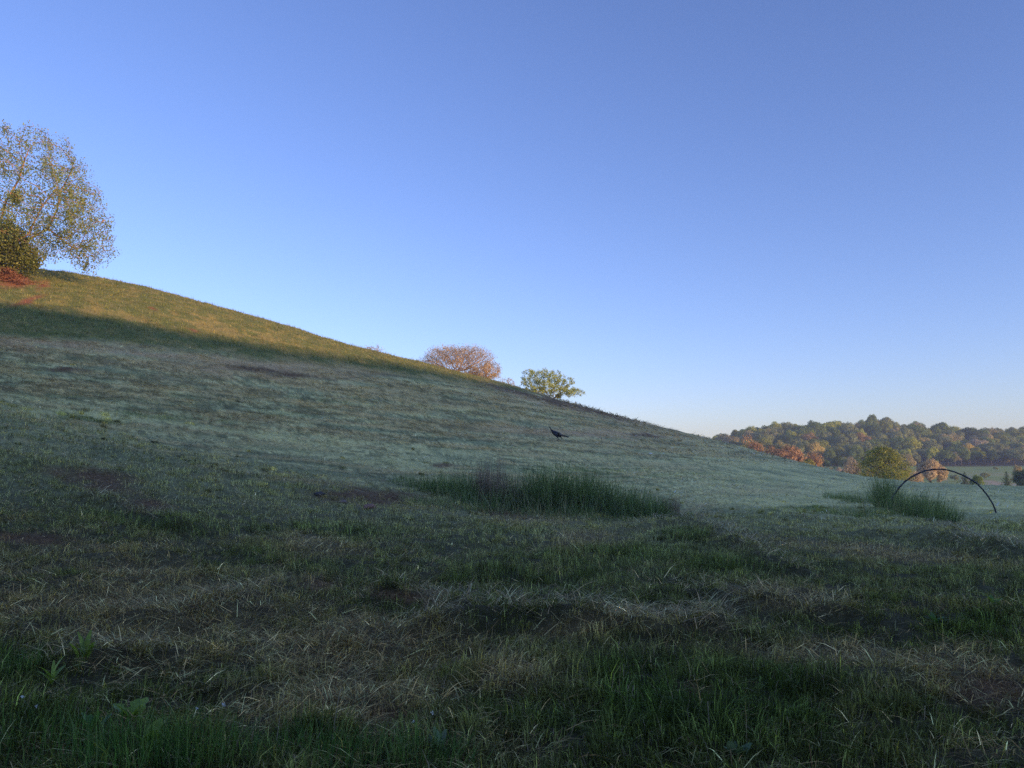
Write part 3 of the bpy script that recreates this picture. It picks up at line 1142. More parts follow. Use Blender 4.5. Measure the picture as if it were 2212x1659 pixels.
    for v_, q_, t_ in tb:
        VV.append(v_)
        QQ.append(q_ + o)
        TT.append(t_ + o)
        o += len(v_)
    put("branches", np.vstack(VV), [np.vstack(QQ), np.vstack(TT)], solid_mat("rust_branches", (.36, .16, .09), .9, .2, .4, 5), r3)
    a = leaf_quads(np.vstack(tl), .11, .5, cols=[(.36, .15, .08), (.28, .10, .05), (.40, .22, .12)])
    put("dead_leaves", a[0], [a[1]], LEAF, r3, a[3])


left_tree()


def crest_tree(name, label, cat, u, vbase, d, blobs, natt, step, tip, wood, cols, leaf, nleaf, lsize, seed, bias=(0, 0, .05), lines=None, spread=.12, trunk_n=3, asp=.5):
    S = d / 1600.0
    b = px(u, vbase, d)
    b[2] = zof(b[0], b[1]) - .05
    root = thing(name, tuple(b), label, cat)
    A = []
    tot = sum(r1 * r2 for (_, _, r1, r2) in blobs)
    for i, (bu, bv, ru, rv) in enumerate(blobs):
        c = px(bu, bv, d)
        A.append(ell(int(natt * ru * rv / tot) + 10, c, (ru * S, ru * S * .8, rv * S), seed + i, .2))
    A = np.vstack(A)
    A = A[A[:, 2] > b[2] + .3]
    mid = np.array([b[0], b[1], b[2]])
    ls = []
    g = np.random.default_rng(seed)
    for k in range(trunk_n):
        e = A[g.integers(len(A))]
        q = mid + (e - mid) * .35
        q[2] = max(q[2], mid[2] + np.linalg.norm(e - mid) * .22)
        ls.append([mid, q])
    nodes, par = colonize(ls, A, step, step * 1.15, step * 12, 120, bias, seed)
    V, Q, rad, kids = wood_mesh(nodes, par, tip, 2.3, 4, 1.0, .2)
    put("trunk", V, [Q], wood, root)
    if nleaf:
        thin = np.where(rad < tip * 2.6)[0]
        pk = rng.choice(thin, nleaf)
        a = leaf_quads(nodes[pk] + rng.normal(0, spread, (nleaf, 3)), lsize, asp, cols=cols)
        put("crown", a[0], [a[1]], leaf, root, a[3])
    return root


PEACH = [(.66, .46, .27), (.58, .41, .24), (.72, .54, .33), (.54, .41, .26)]
crest_tree("bare_tree", "wide bare twiggy tree lit pink on the far side of the hill crest", "tree", 982, 835, 92,
           [(975, 785, 62, 38), (925, 785, 22, 18), (1030, 778, 40, 25), (1000, 765, 60, 18), (960, 768, 45, 20)], 2600, .24, .013, TWIGS, PEACH, LEAF, 17000, .12, 31, (0, 0, .12), trunk_n=5, spread=.22)
crest_tree("peach_shrub", "dense peach coloured budding shrub beside the bare tree on the crest", "shrub", 1050, 850, 90,
           [(1045, 815, 38, 26), (1060, 800, 22, 20), (1020, 818, 30, 18)], 700, .28, .018, TWIGS, PEACH, LEAF, 5200, .14, 41, (0, 0, .1), trunk_n=5, spread=.16)
crest_tree("bare_shrub", "small bare pink shrub just right of the peach shrub on the crest", "shrub", 1095, 850, 92,
           [(1097, 828, 20, 12)], 120, .22, .014, TWIGS, PEACH, LEAF, 300, .12, 43, (0, 0, .1), trunk_n=4)
crest_tree("bare_shrub", "tiny bare shrub poking over the crest on its own, left of the bare tree", "shrub", 808, 772, 84,
           [(810, 755, 24, 12), (800, 758, 14, 8)], 130, .22, .014, TWIGS, PEACH, LEAF, 420, .12, 47, (0, 0, .1), trunk_n=4)
crest_tree("green_tree", "bright spring green leafing tree, the rightmost tree on the hill crest", "tree", 1195, 900, 96,
           [(1160, 824, 40, 28), (1190, 826, 38, 31), (1225, 838, 24, 26), (1243, 856, 22, 18), (1190, 852, 62, 24), (1195, 872, 45, 14), (1235, 878, 28, 12)], 1200, .32, .010, BARK_DARK,
           [(.54, .56, .17), (.44, .48, .13), (.60, .61, .23), (.34, .39, .11)], LEAF, 12000, .17, 53, (0, 0, .45), trunk_n=7, spread=.12, asp=.5)


# ------------------------------------------------------------------ far wood: prototypes
def crown_proto(seed, kind):
    """unit crown: about 1 wide (radius .5) and 1 tall, base at z=0"""
    g = np.random.default_rng(seed)
    pts, nrm, = [], []
    if kind == 'conifer':
        for k in range(26):
            t = (k + .5) / 26
            z = .06 + .92 * t
            r = .46 * (1 - t) ** .75 + .03
            n = int(150 * (1 - t) + 20)
            a = g.uniform(0, 2 * np.pi, n)
            rr = r * np.sqrt(g.random(n)) * (.75 + .35 * np.sin(a * g.integers(3, 6) + k))
            pts.append(np.stack([np.cos(a) * rr, np.sin(a) * rr, z - rr * .25 + g.normal(0, .012, n)], 1))
            nrm.append(np.stack([np.cos(a) * .5, np.sin(a) * .5, np.ones(n)], 1))
    else:
        nb = 46 if kind == 'round' else 30
        ax, ay, tp = g.uniform(.8, 1.15), g.uniform(.8, 1.15), g.uniform(-.12, .12)
        for k in range(nb):
            v = g.normal(0, 1, 3)
            v /= np.linalg.norm(v)
            v[2] = abs(v[2]) * 1.0 - .25 if g.random() < .85 else v[2]
            R0 = g.uniform(.55, 1.0) ** .5
            c = np.array([v[0] * .37 * R0, v[1] * .37 * R0, .50 + v[2] * .40 * R0])
            c[0] = c[0] * ax + tp * c[2]
            c[1] *= ay
            r = g.uniform(.055, .165)
            n = int(26000 * r * r) + 60 if kind == 'round' else int(13000 * r * r) + 30
            w = g.normal(0, 1, (n, 3))
            w /= np.linalg.norm(w, axis=1)[:, None]
            rad = r * (.55 + .7 * g.random(n))
            pts.append(c + w * rad[:, None] * np.array([1.1, 1.1, .85]))
            nrm.append(w + np.array([0, 0, .4]))
    P = np.vstack(pts)
    N = np.vstack(nrm)
    sz = .042 if kind != 'thin' else .032
    V, Q, T, col = leaf_quads(P, sz, .75, normal=N, nrm_j=.6, cols=((1, 1, 1),), jit=(.7, 1.25))
    return mesh_np("crown", V, [Q], col)


def trunk_proto(seed):
    g = np.random.default_rng(seed)
    VV, QQ, o = [], [], 0
    segs = [([(0, 0, -.05), (.01, 0, .3), (0, .01, .62)], [.035, .026, .012])]
    for k in range(8):
        a = g.uniform(0, 6.28)
        z = g.uniform(.2, .5)
        r = g.uniform(.2, .36)
        segs.append(([(0, 0, z), (math.cos(a) * r * .5, math.sin(a) * r * .5, z + .14), (math.cos(a) * r, math.sin(a) * r, z + .32)], [.014, .01, .005]))
    for p, r in segs:
        v, q, t = tube(p, r, 5, False)
        VV.append(v)
        QQ.append(q + o)
        o += len(v)
    return mesh_np("trunk", np.vstack(VV), [np.vstack(QQ)])


PROTO = [crown_proto(100 + k, 'round') for k in range(5)] + [crown_proto(120 + k, 'thin') for k in range(3)] + [crown_proto(130 + k, 'conifer') for k in range(2)]
TRUNKP = [trunk_proto(k) for k in range(3)]


def tintmat(name, col, transl=.3):
    """crown material: attribute value (1 +- jitter) times a colour"""
    m = leaf_mat(name, transl=transl, rough=.8, spec=.03, var=.3, scale=.3)
    nt = m.node_tree
    at = [n for n in nt.nodes if n.type == 'ATTRIBUTE'][0]
    vm = at.outputs['Color'].links[0].to_node
    mul = nt.nodes.new("ShaderNodeVectorMath")
    mul.operation = 'MULTIPLY'
    mul.inputs[1].default_value = col
    for l in list(at.outputs['Color'].links):
        nt.links.remove(l)
    nt.links.new(at.outputs['Color'], mul.inputs[0])
    nt.links.new(mul.outputs[0], vm.inputs[0])
    return m


HUES = {
    'olive green': (.33, .345, .07), 'dark green': (.12, .165, .05), 'mid green': (.22, .28, .07), 'yellow green': (.46, .47, .08),
    'grey green': (.32, .34, .14), 'tan': (.50, .42, .19), 'russet': (.48, .31, .12), 'pink grey': (.54, .45, .30), 'golden': (.60, .47, .14), 'orange': (.52, .31, .145),
}
HM = {k: tintmat(k.replace(' ', '_') + "_foliage", v) for k, v in HUES.items()}


def plant(name, label, cat, u, d, vtop, wpx, hue, proto, group=None, vbase=None, parts=True, hm=None, zscale=None):
    """tree whose top is seen at pixel row vtop, crown wpx wide"""
    x = px(u, 1000, d)[0]
    zb = zof(x, d)
    top = px(u, vtop, d)[2]
    H = max(top - zb, 1.2)
    W = wpx / 1600 * d
    root = thing(name, (x, d, zb), label, cat, group, rng.uniform(0, 6.28))
    cr = link("crown", PROTO[proto], HM['mid green'], root)
    ch = H if zscale is None else zscale
    ch = min(H, max(W * 1.15, H * .96))
    cr.scale = (W * rng.uniform(.85, 1.1), W * rng.uniform(.85, 1.1), ch * rng.uniform(.92, 1.04))
    cr.location = (0, 0, H - ch)
    cr.material_slots[0].link = 'OBJECT'
    cr.material_slots[0].material = HM[hue] if hm is None else hm
    tr = link("trunk", TRUNKP[int(rng.integers(3))], BARK_DARK, root)
    tr.scale = (H * .8, H * .8, H)
    return root


def far_wood():
    # skyline of tree tops in the photo
    tu = [1490, 1520, 1545, 1580, 1620, 1660, 1700, 1740, 1800, 1850, 1890, 1925, 1960, 2000, 2030, 2060, 2090, 2130, 2180, 2240]
    tv = [945, 938, 932, 924, 914, 907, 904, 903, 900, 896, 892, 900, 905, 912, 906, 914, 922, 916, 914, 912]
    rows = [(430, 0.00, 'highest'), (412, .13, 'second'), (394, .27, 'third'), (376, .40, 'fourth'), (358, .53, 'fifth'), (340, .66, 'lowest')]
    palette = [('olive green', 6), ('mid green', 6), ('grey green', 4), ('tan', 1.6), ('yellow green', 3), ('dark green', 2.4), ('russet', .3), ('pink grey', .7), ('golden', .5)]
    names = [p[0] for p in palette]
    wts = np.array([p[1] for p in palette], float)
    wts /= wts.sum()
    recs = []
    for ri, (d, f, rn) in enumerate(rows):
        u = 1488 + (ri % 2) * 14
        while u < 2250:
            w = rng.uniform(24, 60)
            vs = float(np.interp(u, tu, tv))
            vt = vs + f * (992 - vs) + rng.uniform(-9, 9) * (1 if ri else .35) - (w - 40) * .3 + (0 if ri else 4)
            crest = float(np.interp(u, [p[0] for p in SKY_UV], [p[1] for p in SKY_UV]))
            if vt < crest - 5:
                hw = wts.copy()
                if ri >= 3:
                    hw[names.index('dark green')] *= 2.5
                hue = names[int(rng.choice(len(names), p=hw / hw.sum()))]
                pr = int(rng.integers(5, 8)) if hue in ('pink grey', 'tan') and rng.random() < .6 else int(rng.integers(0, 5))
                if hue == 'dark green' and rng.random() < .4:
                    pr = int(rng.integers(8, 10))
                recs.append([u, d + rng.uniform(-6, 6), vt, w, hue, pr, ri])
            u += w * rng.uniform(.38, .62)
    # trees of the photo that stand out
    for u in np.arange(1735, 1975, 24):
        recs.append([u + rng.uniform(-6, 6), 285 + rng.uniform(-8, 8), 978 + rng.uniform(-9, 9), rng.uniform(28, 44), ['grey green', 'mid green', 'dark green', 'tan'][int(rng.integers(4))], int(rng.integers(0, 8)), 6])
    for u in np.arange(1790, 1960, 20):
        recs.append([u + rng.uniform(-5, 5), 248 + rng.uniform(-6, 6), 1000 + rng.uniform(-6, 6), rng.uniform(22, 34), ['pink grey', 'dark green', 'tan', 'dark green'][int(rng.integers(4))], int(rng.integers(0, 8)), 7])
    recs.append([1888, 426, 890, 30, 'mid green', 0, 0])
    recs.append([1985, 424, 902, 44, 'pink grey', 6, 0])
    recs.append([2035, 424, 903, 54, 'mid green', 2, 0])
    recs.append([1950, 420, 915, 46, 'russet', 1, 1])
    ORD = ['first', 'second', 'third', 'fourth', 'fifth', 'sixth', 'seventh', 'eighth', 'ninth', 'tenth', 'eleventh', 'twelfth', 'thirteenth', 'fourteenth',
           'fifteenth', 'sixteenth', 'seventeenth', 'eighteenth', 'nineteenth', 'twentieth']
    rown = ['skyline row', 'second row', 'third row', 'fourth row', 'fifth row', 'sixth row', 'valley row', 'lowest valley row']
    shape = {0: 'broad', 1: 'broad', 2: 'domed', 3: 'domed', 4: 'rounded', 5: 'thin leafed', 6: 'thin leafed', 7: 'wispy', 8: 'pointed', 9: 'pointed'}
    for ri in range(8):
        rr = sorted([r for r in recs if r[6] == ri], key=lambda r: r[0])
        cnt = {}
        for r in rr:
            cnt[r[4]] = cnt.get(r[4], 0) + 1
            o = ORD[min(cnt[r[4]], 20) - 1]
            lab = f"{shape[r[5]]} {r[4]} tree, {o} {r[4]} from left in ridge wood's {rown[ri]}"
            nm = "pine_tree" if r[5] >= 8 else "woodland_tree"
            plant(nm, lab, "tree", r[0], r[1], r[2], r[3], r[4], r[5], group="trees of the far wooded ridge")


far_wood()


def valley_trees():
    # russet and orange trees close behind the hill
    plant("russet_tree", "tall rusty orange tree furthest left behind the falling hill line", "tree", 1625, 215, 932, 66, 'orange', 5)
    plant("russet_tree", "slim rusty orange tree between the tall one and the widest one", "tree", 1662, 208, 942, 54, 'orange', 6)
    plant("russet_tree", "widest rusty orange tree in the middle of the russet group", "tree", 1702, 205, 950, 84, 'orange', 1)
    plant("russet_tree", "low rusty orange tree at the right end of the russet group", "tree", 1752, 205, 960, 64, 'orange', 7)
    plant("tan_tree", "pale tan rounded tree just behind the widest russet tree", "tree", 1688, 235, 940, 52, 'tan', 3)
    plant("olive_shrub", "yellow olive shrub in front of the russet trees on the hill line", "shrub", 1745, 190, 986, 64, 'golden', 2, hm=tintmat("yellow_olive_foliage", (.42, .38, .08)))
    plant("russet_shrub", "small russet shrub at the right end of the olive shrub", "shrub", 1775, 192, 992, 24, 'russet', 6)
    plant("pink_grey_tree", "pale pink grey bare looking tree left of the lone green pine", "tree", 1842, 205, 975, 40, 'pink grey', 6)
    plant("pink_grey_shrub", "low pink grey scrub left of the pink grey tree by the hill foot", "shrub", 1812, 205, 1008, 34, 'pink grey', 7)
    plant("golden_tree", "cream gold round tree standing behind the top of the black hoop", "tree", 2008, 200, 986, 64, 'golden', 4, hm=tintmat("cream_gold_foliage", (.64, .50, .29)))
    plant("golden_shrub", "low cream gold shrub left of the cream gold tree", "shrub", 1975, 190, 1010, 36, 'golden', 5, hm=bpy.data.materials["cream_gold_foliage"])
    plant("golden_shrub", "small yellow shrub above the dark trees at the right edge of the valley", "shrub", 2196, 262, 1000, 16, 'golden', 1)
    plant("green_shrub", "round grey green shrub inside the right side of the hoop", "shrub", 2107, 150, 1024, 36, 'mid green', 3)
    plant("dark_pine", "small spreading dark pine inside the hoop, left of the round shrub", "pine tree", 2082, 170, 1016, 42, 'dark green', 9)
    plant("dark_tree", "dark green pointed tree at the left of the dark pair by the right edge", "tree", 2172, 160, 1018, 36, 'dark green', 8)
    plant("dark_tree", "wide dark green tree cut off by the right edge in the valley", "tree", 2212, 165, 1006, 60, 'dark green', 0)
    for k, (u, d, vt, w, lab) in enumerate([(2125, 262, 1018, 20, "low dark bush in the valley meadow above the round shrub"), (2060, 255, 1022, 16, "low dark bush in the valley meadow right of the golden tree"),
                                            (2150, 300, 1008, 14, "small bush at the back of the valley meadow")]):
        plant("meadow_bush", lab, "bush", u, d, vt, w, 'grey green', k, group="bushes in the valley meadow")


valley_trees()


def lone_pine():
    d = 120
    S = d / 1600
    x = px(1908, 1000, d)[0]
    zb = zof(x, d)
    root = thing("lone_pine", (x, d, zb), "bushy sunlit green pine with a dark left side standing left of the hoop", "pine tree")
    top = px(1908, 972, d)[2]
    H = top - zb
    pp = []
    tiers = []
    cols = [(.34, .34, .06), (.24, .27, .055), (.42, .40, .08), (.14, .18, .045)]
    lim = []
    outline = [(.02, .20), (.15, .52), (.3, .55), (.45, .50), (.6, .43), (.75, .33), (.88, .22), (.97, .10)]
    Wd = 112 * S
    for k in range(120):
        t = rng.random() ** .9
        r = np.interp(t, [o[0] for o in outline], [o[1] for o in outline]) * Wd
        a = rng.uniform(0, 2 * np.pi)
        rr = r * rng.uniform(.55, 1.0)
        c = np.array([x + math.cos(a) * rr - .15, d + math.sin(a) * rr, zb + t * H])
        lim.append(tube([np.array([x, d, zb + max(.1, t * H - rr * .35)]), c], [.05, .015], 4, False))
        n = 95
        q = c + rng.normal(0, 1, (n, 3)) * np.array([.42, .42, .22])
        q[:, 2] += rng.uniform(0, .35, n)
        N = rng.normal(0, .4, (n, 3)) + np.array([math.cos(a), math.sin(a), .6])
        pp.append(leaf_quads(q, .26, .4, normal=N, nrm_j=.8, cols=cols))
    Vx, Fx, cx = join(pp)
    put("crown", Vx, Fx, LEAF, root, cx)
    lim.append(tube([(x, d, zb - .2), (x + .05, d, zb + H * .5), (x, d, zb + H * .93)], [.22, .15, .03], 7))
    VV, QQ, TT, o = [], [], [], 0
    for v_, q_, t_ in lim:
        VV.append(v_)
        QQ.append(q_ + o)
        if len(t_):
            TT.append(t_ + o)
        o += len(v_)
    put("trunk", np.vstack(VV), [np.vstack(QQ), np.vstack(TT)], BARK_DARK, root)


lone_pine()


# ------------------------------------------------------------------ black hoop
def hoop():
    foot = hit(2151, 1107)
    d = foot[1]
    pts = [(1921, 1098), (1928, 1075), (1945, 1050), (1968, 1031), (1997, 1018), (2022, 1013.5), (2050, 1016), (2080, 1027), (2108, 1043), (2130, 1066), (2145, 1090), (2153, 1110)]
    # smooth the hand points with Catmull-Rom
    Q = []
    P = np.array([pts[0]] + pts + [pts[-1]], float)
    for i in range(1, len(P) - 2):
        for t in np.linspace(0, 1, 7)[:-1]:
            a, b, c, e = P[i - 1], P[i], P[i + 1], P[i + 2]
            Q.append(.5 * (2 * b + (c - a) * t + (2 * a - 5 * b + 4 * c - e) * t * t + (3 * b - a - 3 * c + e) * t ** 3))
    Q.append(P[-1])
    n = len(Q)
    W = np.array([px(q[0], q[1], d + .35 * (1 - k / n)) for k, q in enumerate(Q)])
    e0 = W[0] + np.array([-.03, 0, -1]) * max(.05, (W[0][2] - zof(W[0][0], W[0][1]) + .12))
    W = np.vstack([[e0], W, [W[-1] + np.array([.04, 0, -.12])]])
    root = thing("pipe_hoop", tuple(foot), "arched black plastic pipe hoop with both ends in the grass at right", "hoop")
    W[1:-1] += rng.normal(0, .004, (len(W) - 2, 3))
    v_, q_, t_ = tube(W, list(.026 * (1 + rng.normal(0, .03, len(W)))), 12)
    put("pipe", v_, [q_, t_], solid_mat("black_pipe", (.018, .016, .028), rough=.42, spec=.5, var=.25, scale=10), root, smooth=True)
    # short sleeve where the two lengths of pipe meet
    k = len(W) // 2 - 6
    v_, q_, t_ = tube(W[k:k + 4], [.0295] * 4, 12)
    put("sleeve", v_, [q_, t_], solid_mat("pipe_sleeve", (.025, .022, .034), rough=.5, var=.2), root, smooth=True)


hoop()


# ------------------------------------------------------------------ turkey
def skin_body(name, verts, edges, radii, sub=2):
    me = bpy.data.meshes.new(name)
    me.from_pydata([tuple(v) for v in verts], edges, [])
    o = bpy.data.objects.new(name, me)
    C.objects.link(o)
    o.modifiers.new("skin", 'SKIN')
    sv = me.skin_vertices[0].data
    for i, r in enumerate(radii):
        sv[i].radius = r if isinstance(r, tuple) else (r, r)
        sv[i].use_root = (i == 0)
    sd = o.modifiers.new("sub", 'SUBSURF')
    sd.levels = sub
    sd.render_levels = sub
    dg = bpy.context.evaluated_depsgraph_get()
    dg.update()
    nm = bpy.data.meshes.new_from_object(o.evaluated_get(dg))
    bpy.data.objects.remove(o)
    return nm


def turkey():
    g = hit(1206, 951)
    d = g[1]
    k = d / 1600 / (3000 / 2212 * 15.8)      # metres per pixel of the zoomed crop

    def J(cx, cy, y=0):
        return (((cx - 1180) * k), y, ((1110 - cy) * k))
    V, E, Rd = [], [], []

    def add(p, r, par=None):
        V.append(p)
        Rd.append(r)
        if par is not None:
            E.append((par, len(V) - 1))
        return len(V) - 1
    body = add(J(1120, 885), (.185, .205))
    breast = add(J(1000, 825), (.145, .16), body)
    nb = add(J(905, 730), (.08, .08), breast)
    nm_ = add(J(850, 660), (.042, .042), nb)
    nt_ = add(J(812, 590), (.032, .032), nm_)
    hd = add(J(790, 548), (.042, .044), nt_)
    add(J(752, 538), (.018, .018), hd)
    add(J(715, 530), (.008, .008), len(V) - 1)
    rump = add(J(1250, 915), (.135, .145), body)
    tb = add(J(1370, 940), (.065, .06), rump)
    tm = add(J(1500, 968), (.045, .045), tb)
    te = add(J(1600, 990), (.038, .038), tm)
    add(J(1675, 1012), (.034, .034), te)
    # standing leg and trailing leg
    for (side, pts) in ((-.055, [(1110, 965), (1130, 1010), (1172, 1055), (1186, 1112)]), (.055, [(1200, 960), (1260, 990), (1330, 1020), (1350, 1090)])):
        p = body if side < 0 else rump
        for i, (cx, cy) in enumerate(pts):
            p = add(J(cx, cy, side), ((.06, .048, .026, .022)[i]), p)
        # toes
        cx, cy = pts[-1]
        for dx, dy in ((-45, 8), (-32, -8), (28, 0)):
            add((J(cx + dx, cy + 4)[0], side + dy * .004, J(cx, cy + 4)[2]), .007, p)
    me = skin_body("turkey", V, E, Rd)
    co = np.zeros(len(me.vertices) * 3, np.float32)
    me.vertices.foreach_get("co", co)
    co = co.reshape(-1, 3)
    cxs = co[:, 0] / k + 1180
    cys = 1110 - co[:, 2] / k
    col = np.tile(np.array([.012, .010, .016]), (len(co), 1))
    bronze = sstep(90, 0, np.hypot((cxs - 1180) * .7, (cys - 850) * 1.0))
    col = mixc(col, (.07, .065, .05), bronze * .8)
    wing = np.exp(-((cxs - 1290) / 80) ** 2 - ((cys - 885) / 26) ** 2)
    col = mixc(col, (.30, .24, .17), wing * .8)
    col = mixc(col, (.20, .12, .06), sstep(1420, 1380, cxs) * sstep(1330, 1370, cxs) * .6)
    col = mixc(col, (.05, .03, .035), sstep(830, 800, cxs))
    legm = (cys > 1030)
    col[legm] = (.05, .03, .022)
    at = me.color_attributes.new("col", 'FLOAT_COLOR', 'POINT')
    c4 = np.ones((len(co), 4), np.float32)
    c4[:, :3] = col
    at.data.foreach_set("color", c4.ravel())
    for p in me.polygons:
        p.use_smooth = True
    o = link("wild_turkey", me, solid_mat("turkey_feathers", (0, 0, 0), rough=.5, spec=.5, var=.3, scale=40, bump=.3, attr=True))
    o.location = (g[0], g[1], g[2] + .05)
    o['label'] = "dark wild turkey walking left across the mown slope, neck stretched forward"
    o['category'] = "turkey"


turkey()


# ------------------------------------------------------------------ stones
def stone(u, v, size, col, label, name="stone", seed=0, flat=.45):
    g = hit(u, v)
    r = np.random.default_rng(seed)
    import bmesh
    bm = bmesh.new()
    bmesh.ops.create_icosphere(bm, subdivisions=3, radius=.5)
    off = r.uniform(0, 10, 3)
    for vv in bm.verts:
        c = np.array(vv.co)
        n = float(vnoise(np.array([c[0] * 3 + off[0]]), np.array([c[1] * 3 + c[2] * 4 + off[1]]), 5)[0])
        vv.co *= .75 + .5 * n
        vv.co.z = max(vv.co.z, -.35)
    me = bpy.data.meshes.new(name)
    bm.to_mesh(me)
    bm.free()
    o = link(name, me, solid_mat("stone_" + str(seed), col, .85, .3, .3, 3, .5))
    o.location = (g[0], g[1], g[2] + size[2] * .3)
    o.scale = size
    o.rotation_euler = (0, 0, r.uniform(0, 6))
    o['label'] = label
    o['category'] = "stone"


stone(1405, 981.5, (.26, .2, .12), (.88, .86, .80), "small white stone lying on the mown slope right of the turkey", seed=1)
stone(797, 1098, (.34, .2, .13), (.30, .17, .12), "flat reddish stone on the bare soil left of the tall grass mound", seed=2)
stone(742, 1086, (.16, .12, .08), (.26, .19, .16), "small grey brown stone at the left end of the bare soil patch", seed=3)
stone(690, 1070, (.26, .16, .10), (.10, .09, .085), "dark flat stone at the edge of the bare soil, left of the others", seed=4)


# ------------------------------------------------------------------ foreground weeds
WEED = leaf_mat("weed_leaves", transl=.35, rough=.45, spec=.4, var=.15, scale=30)


def broad_leaf(base, head, L, W, tilt, col, lobes=False):
    """a leaf of 7 cross rows with a folded midrib, arching over"""
    n = 9
    V, Q = [], []
    p = np.array(base, float)
    H = np.array([math.cos(head), math.sin(head), 0])
    S = np.array([-math.sin(head), math.cos(head), 0])
    for i in range(n):
        t = i / (n - 1)
        w = W * (math.sin(math.pi * min(t * .92 + .05, 1)) ** .7)
        if lobes:
            w *= 1 + .35 * math.sin(t * 18)
        if t < .25:
            w = W * .12
        a = tilt + t * .7
        up = np.array([0, 0, 1.0])
        for s, h in ((-1, .25), (0, 0), (1, .25)):
            V.append(p + S * w * s * .5 + up * w * h * .5)
        p = p + (H * math.sin(a) + up * math.cos(a)) * L / (n - 1)
    for i in range(n - 1):
        b = i * 3
        Q += [(b, b + 1, b + 4, b + 3), (b + 1, b + 2, b + 5, b + 4)]
    return np.array(V), np.array(Q), np.zeros((0, 3), int), np.tile(np.array(col), (len(V), 1)) * rng.uniform(.8, 1.2)


def weed(u, v, label, n, L, W, cols, tilt=(.15, .9), lobes=False, name="broadleaf_weed", flower=None):
    g = hit(u, v)
    root = thing(name, tuple(g), label, "weed")
    parts = []
    h0 = rng.uniform(0, 6)
    for k in range(n):
        head = h0 + k * 2.4 + rng.uniform(-.4, .4)
        b = g + np.array([rng.uniform(-.02, .02), rng.uniform(-.02, .02), -.01])
        parts.append(broad_leaf(b, head, L * rng.uniform(.7, 1.15), W * rng.uniform(.8, 1.2), rng.uniform(*tilt), cols[k % len(cols)], lobes))
    V, F, c = join(parts)
    put("leaves", V, F, WEED, root, c)
    if flower:
        for (du, dv) in flower:
            q = px(u + du, v + dv, g[1])
            vv, qq, tt = tube([g + np.array([0, 0, 0]), (g + q) / 2 + np.array([.01, 0, .02]), q], [.0018, .0015, .001], 5)
            put("flower_stem", vv, [qq, tt], WEED_STEM, root)
            a = leaf_quads(q + rng.normal(0, .004, (14, 3)), .012, .7, cols=[(.7, .7, .68)])
            put("flower", a[0], [a[1]], PETAL, root, a[3])


WEED_STEM = solid_mat("weed_stem", (.07, .11, .04), .6)
PETAL = leaf_mat("white_petals", transl=.3, var=.05)
G1 = [(.09, .18, .04), (.12, .21, .045)]
G2 = [(.27, .36, .05), (.20, .29, .045)]
G3 = [(.20, .26, .13), (.15, .22, .09)]
weed(200, 1590, "broad upright dock leaves in the bottom left corner grass", 7, .17, .045, G1, (.05, .45))
weed(285, 1560, "yellow green lobed weed just right of the dock leaves", 7, .16, .07, G2, (.2, .9), True)
weed(325, 1625, "bright yellow green lobed leaf plant low in the bottom left grass", 5, .17, .08, G2, (.1, .5), True)
weed(110, 1480, "narrow pale green weed above the bottom left corner", 8, .18, .03, G2, (.1, .8))
weed(180, 1425, "tuft of upright yellow green leaves in the brown straw at left", 8, .20, .032, G2, (.05, .5))
weed(1335, 1600, "small round leaved green weed at the bottom right of centre", 5, .08, .06, G2, (.3, .9))
weed(950, 1640, "pale grey green weed at the bottom edge near the centre", 7, .15, .05, G3, (.1, .7))
weed(1590, 1645, "frosty grey green leaves at the bottom edge right of centre", 7, .13, .05, G3, (.1, .7))
weed(2020, 1350, "bushy dark green weed in the short grass at right", 12, .14, .045, G1, (.3, 1.1))
weed(2150, 1310, "light green leafy weed near the right edge of the field", 10, .15, .04, G2 + G1, (.2, .9))
weed(900, 1600, "white flowered weed standing in the bottom grass near the centre", 5, .10, .03, G1, (.2, .8), flower=[(35, -60), (-8, -42)])
weed(455, 1570, "small white flowered weed at the bottom left", 5, .10, .03, G1, (.2, .8), flower=[(28, -48), (-30, -40)])
weed(60, 1560, "small white flowered weed in the bottom left corner", 5, .10, .03, G1, (.2, .8), flower=[(-12, -55), (20, -35)])


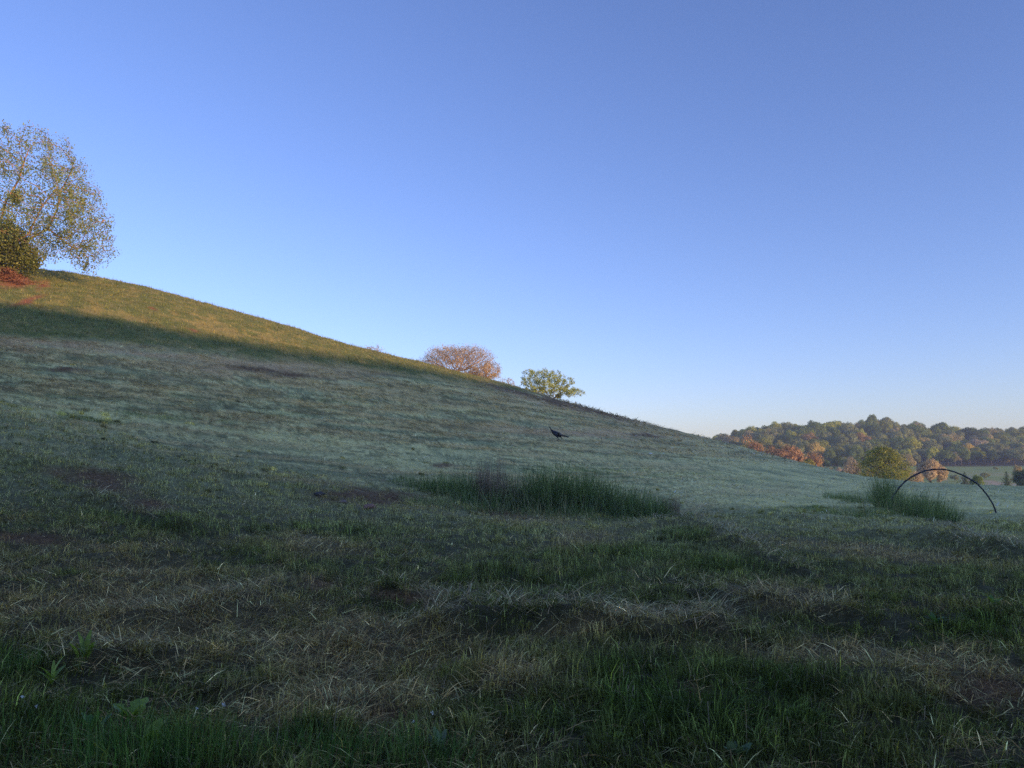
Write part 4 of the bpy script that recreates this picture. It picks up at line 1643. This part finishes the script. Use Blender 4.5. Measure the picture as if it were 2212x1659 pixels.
def tall_weeds():
    """tufts of longer grass along the bottom edge"""
    specs = [(90, 1640, 260, .45, "long grass tuft in the bottom left corner", .12, .30), (300, 1650, 380, .4, "long green grass tuft under the lobed weeds at the bottom", .14, .32),
             (430, 1655, 300, .3, "bright long grass tuft at the bottom, left of centre", .12, .32), (680, 1650, 350, .3, "darker long grass tuft at the bottom, left of centre", .10, .24),
             (900, 1652, 420, .3, "long grass tuft at the bottom centre by the pale weed", .12, .24), (20, 1470, 260, .2, "yellow green long grass tuft on the left edge", .12, .22)]
    for (u, v, n, s, lab, a, b) in specs:
        g = hit(u, min(v, 1655))
        root = thing("grass_tuft", tuple(g), lab, "grass tuft")
        V, Q, T, c = tall_blades(g[0], g[1], n, s, s * .6, a, b, .0055, [(.10, .20, .04), (.15, .25, .05), (.20, .27, .08), (.06, .13, .03)], droop=.6, spread=.4, lean0=.2)
        put("blades", V, [Q], GRASS, root, c)
    for (u, v, ut, vt, lab) in [(715, 1640, 737, 1480, "single tall dry straw stem at the bottom, left of centre"), (598, 1650, 605, 1545, "short dry straw stem standing at the bottom left of the taller one")]:
        g = hit(u, v)
        q = px(ut, vt, g[1] + .05)
        vv, qq, tt = tube([g, g + (q - g) * .5 + np.array([-.008, 0, 0]), q], [.0022, .0018, .001], 5)
        o = link("dry_stem", mesh_np("dry_stem", vv - g, [qq, tt]), solid_mat("dry_stem", (.30, .24, .15), .7))
        o.location = tuple(g)
        o['label'] = lab
        o['category'] = "straw stem"


tall_weeds()


# ------------------------------------------------------------------ haze
def haze():
    import bmesh
    bm = bmesh.new()
    bmesh.ops.create_cube(bm, size=1)
    me = bpy.data.meshes.new("haze")
    bm.to_mesh(me)
    bm.free()
    o = bpy.data.objects.new("haze", me)
    C.objects.link(o)
    z0, z1 = -20, 42
    o.location = (0, 0, (z0 + z1) / 2)
    o.scale = (2040, 2040, z1 - z0)
    o['kind'] = 'stuff'
    o['label'] = "thin blue morning haze over the far ridge"
    o['category'] = "haze"
    m = bpy.data.materials.new("haze")
    m.use_nodes = True
    nt = m.node_tree
    nt.nodes.clear()
    out = nt.nodes.new("ShaderNodeOutputMaterial")
    pv = nt.nodes.new("ShaderNodeVolumePrincipled")
    pv.inputs['Color'].default_value = (.78, .87, 1, 1)
    pv.inputs['Density'].default_value = 0.0006
    pv.inputs['Anisotropy'].default_value = 0
    nt.links.new(pv.outputs[0], out.inputs['Volume'])
    me.materials.append(m)


haze()
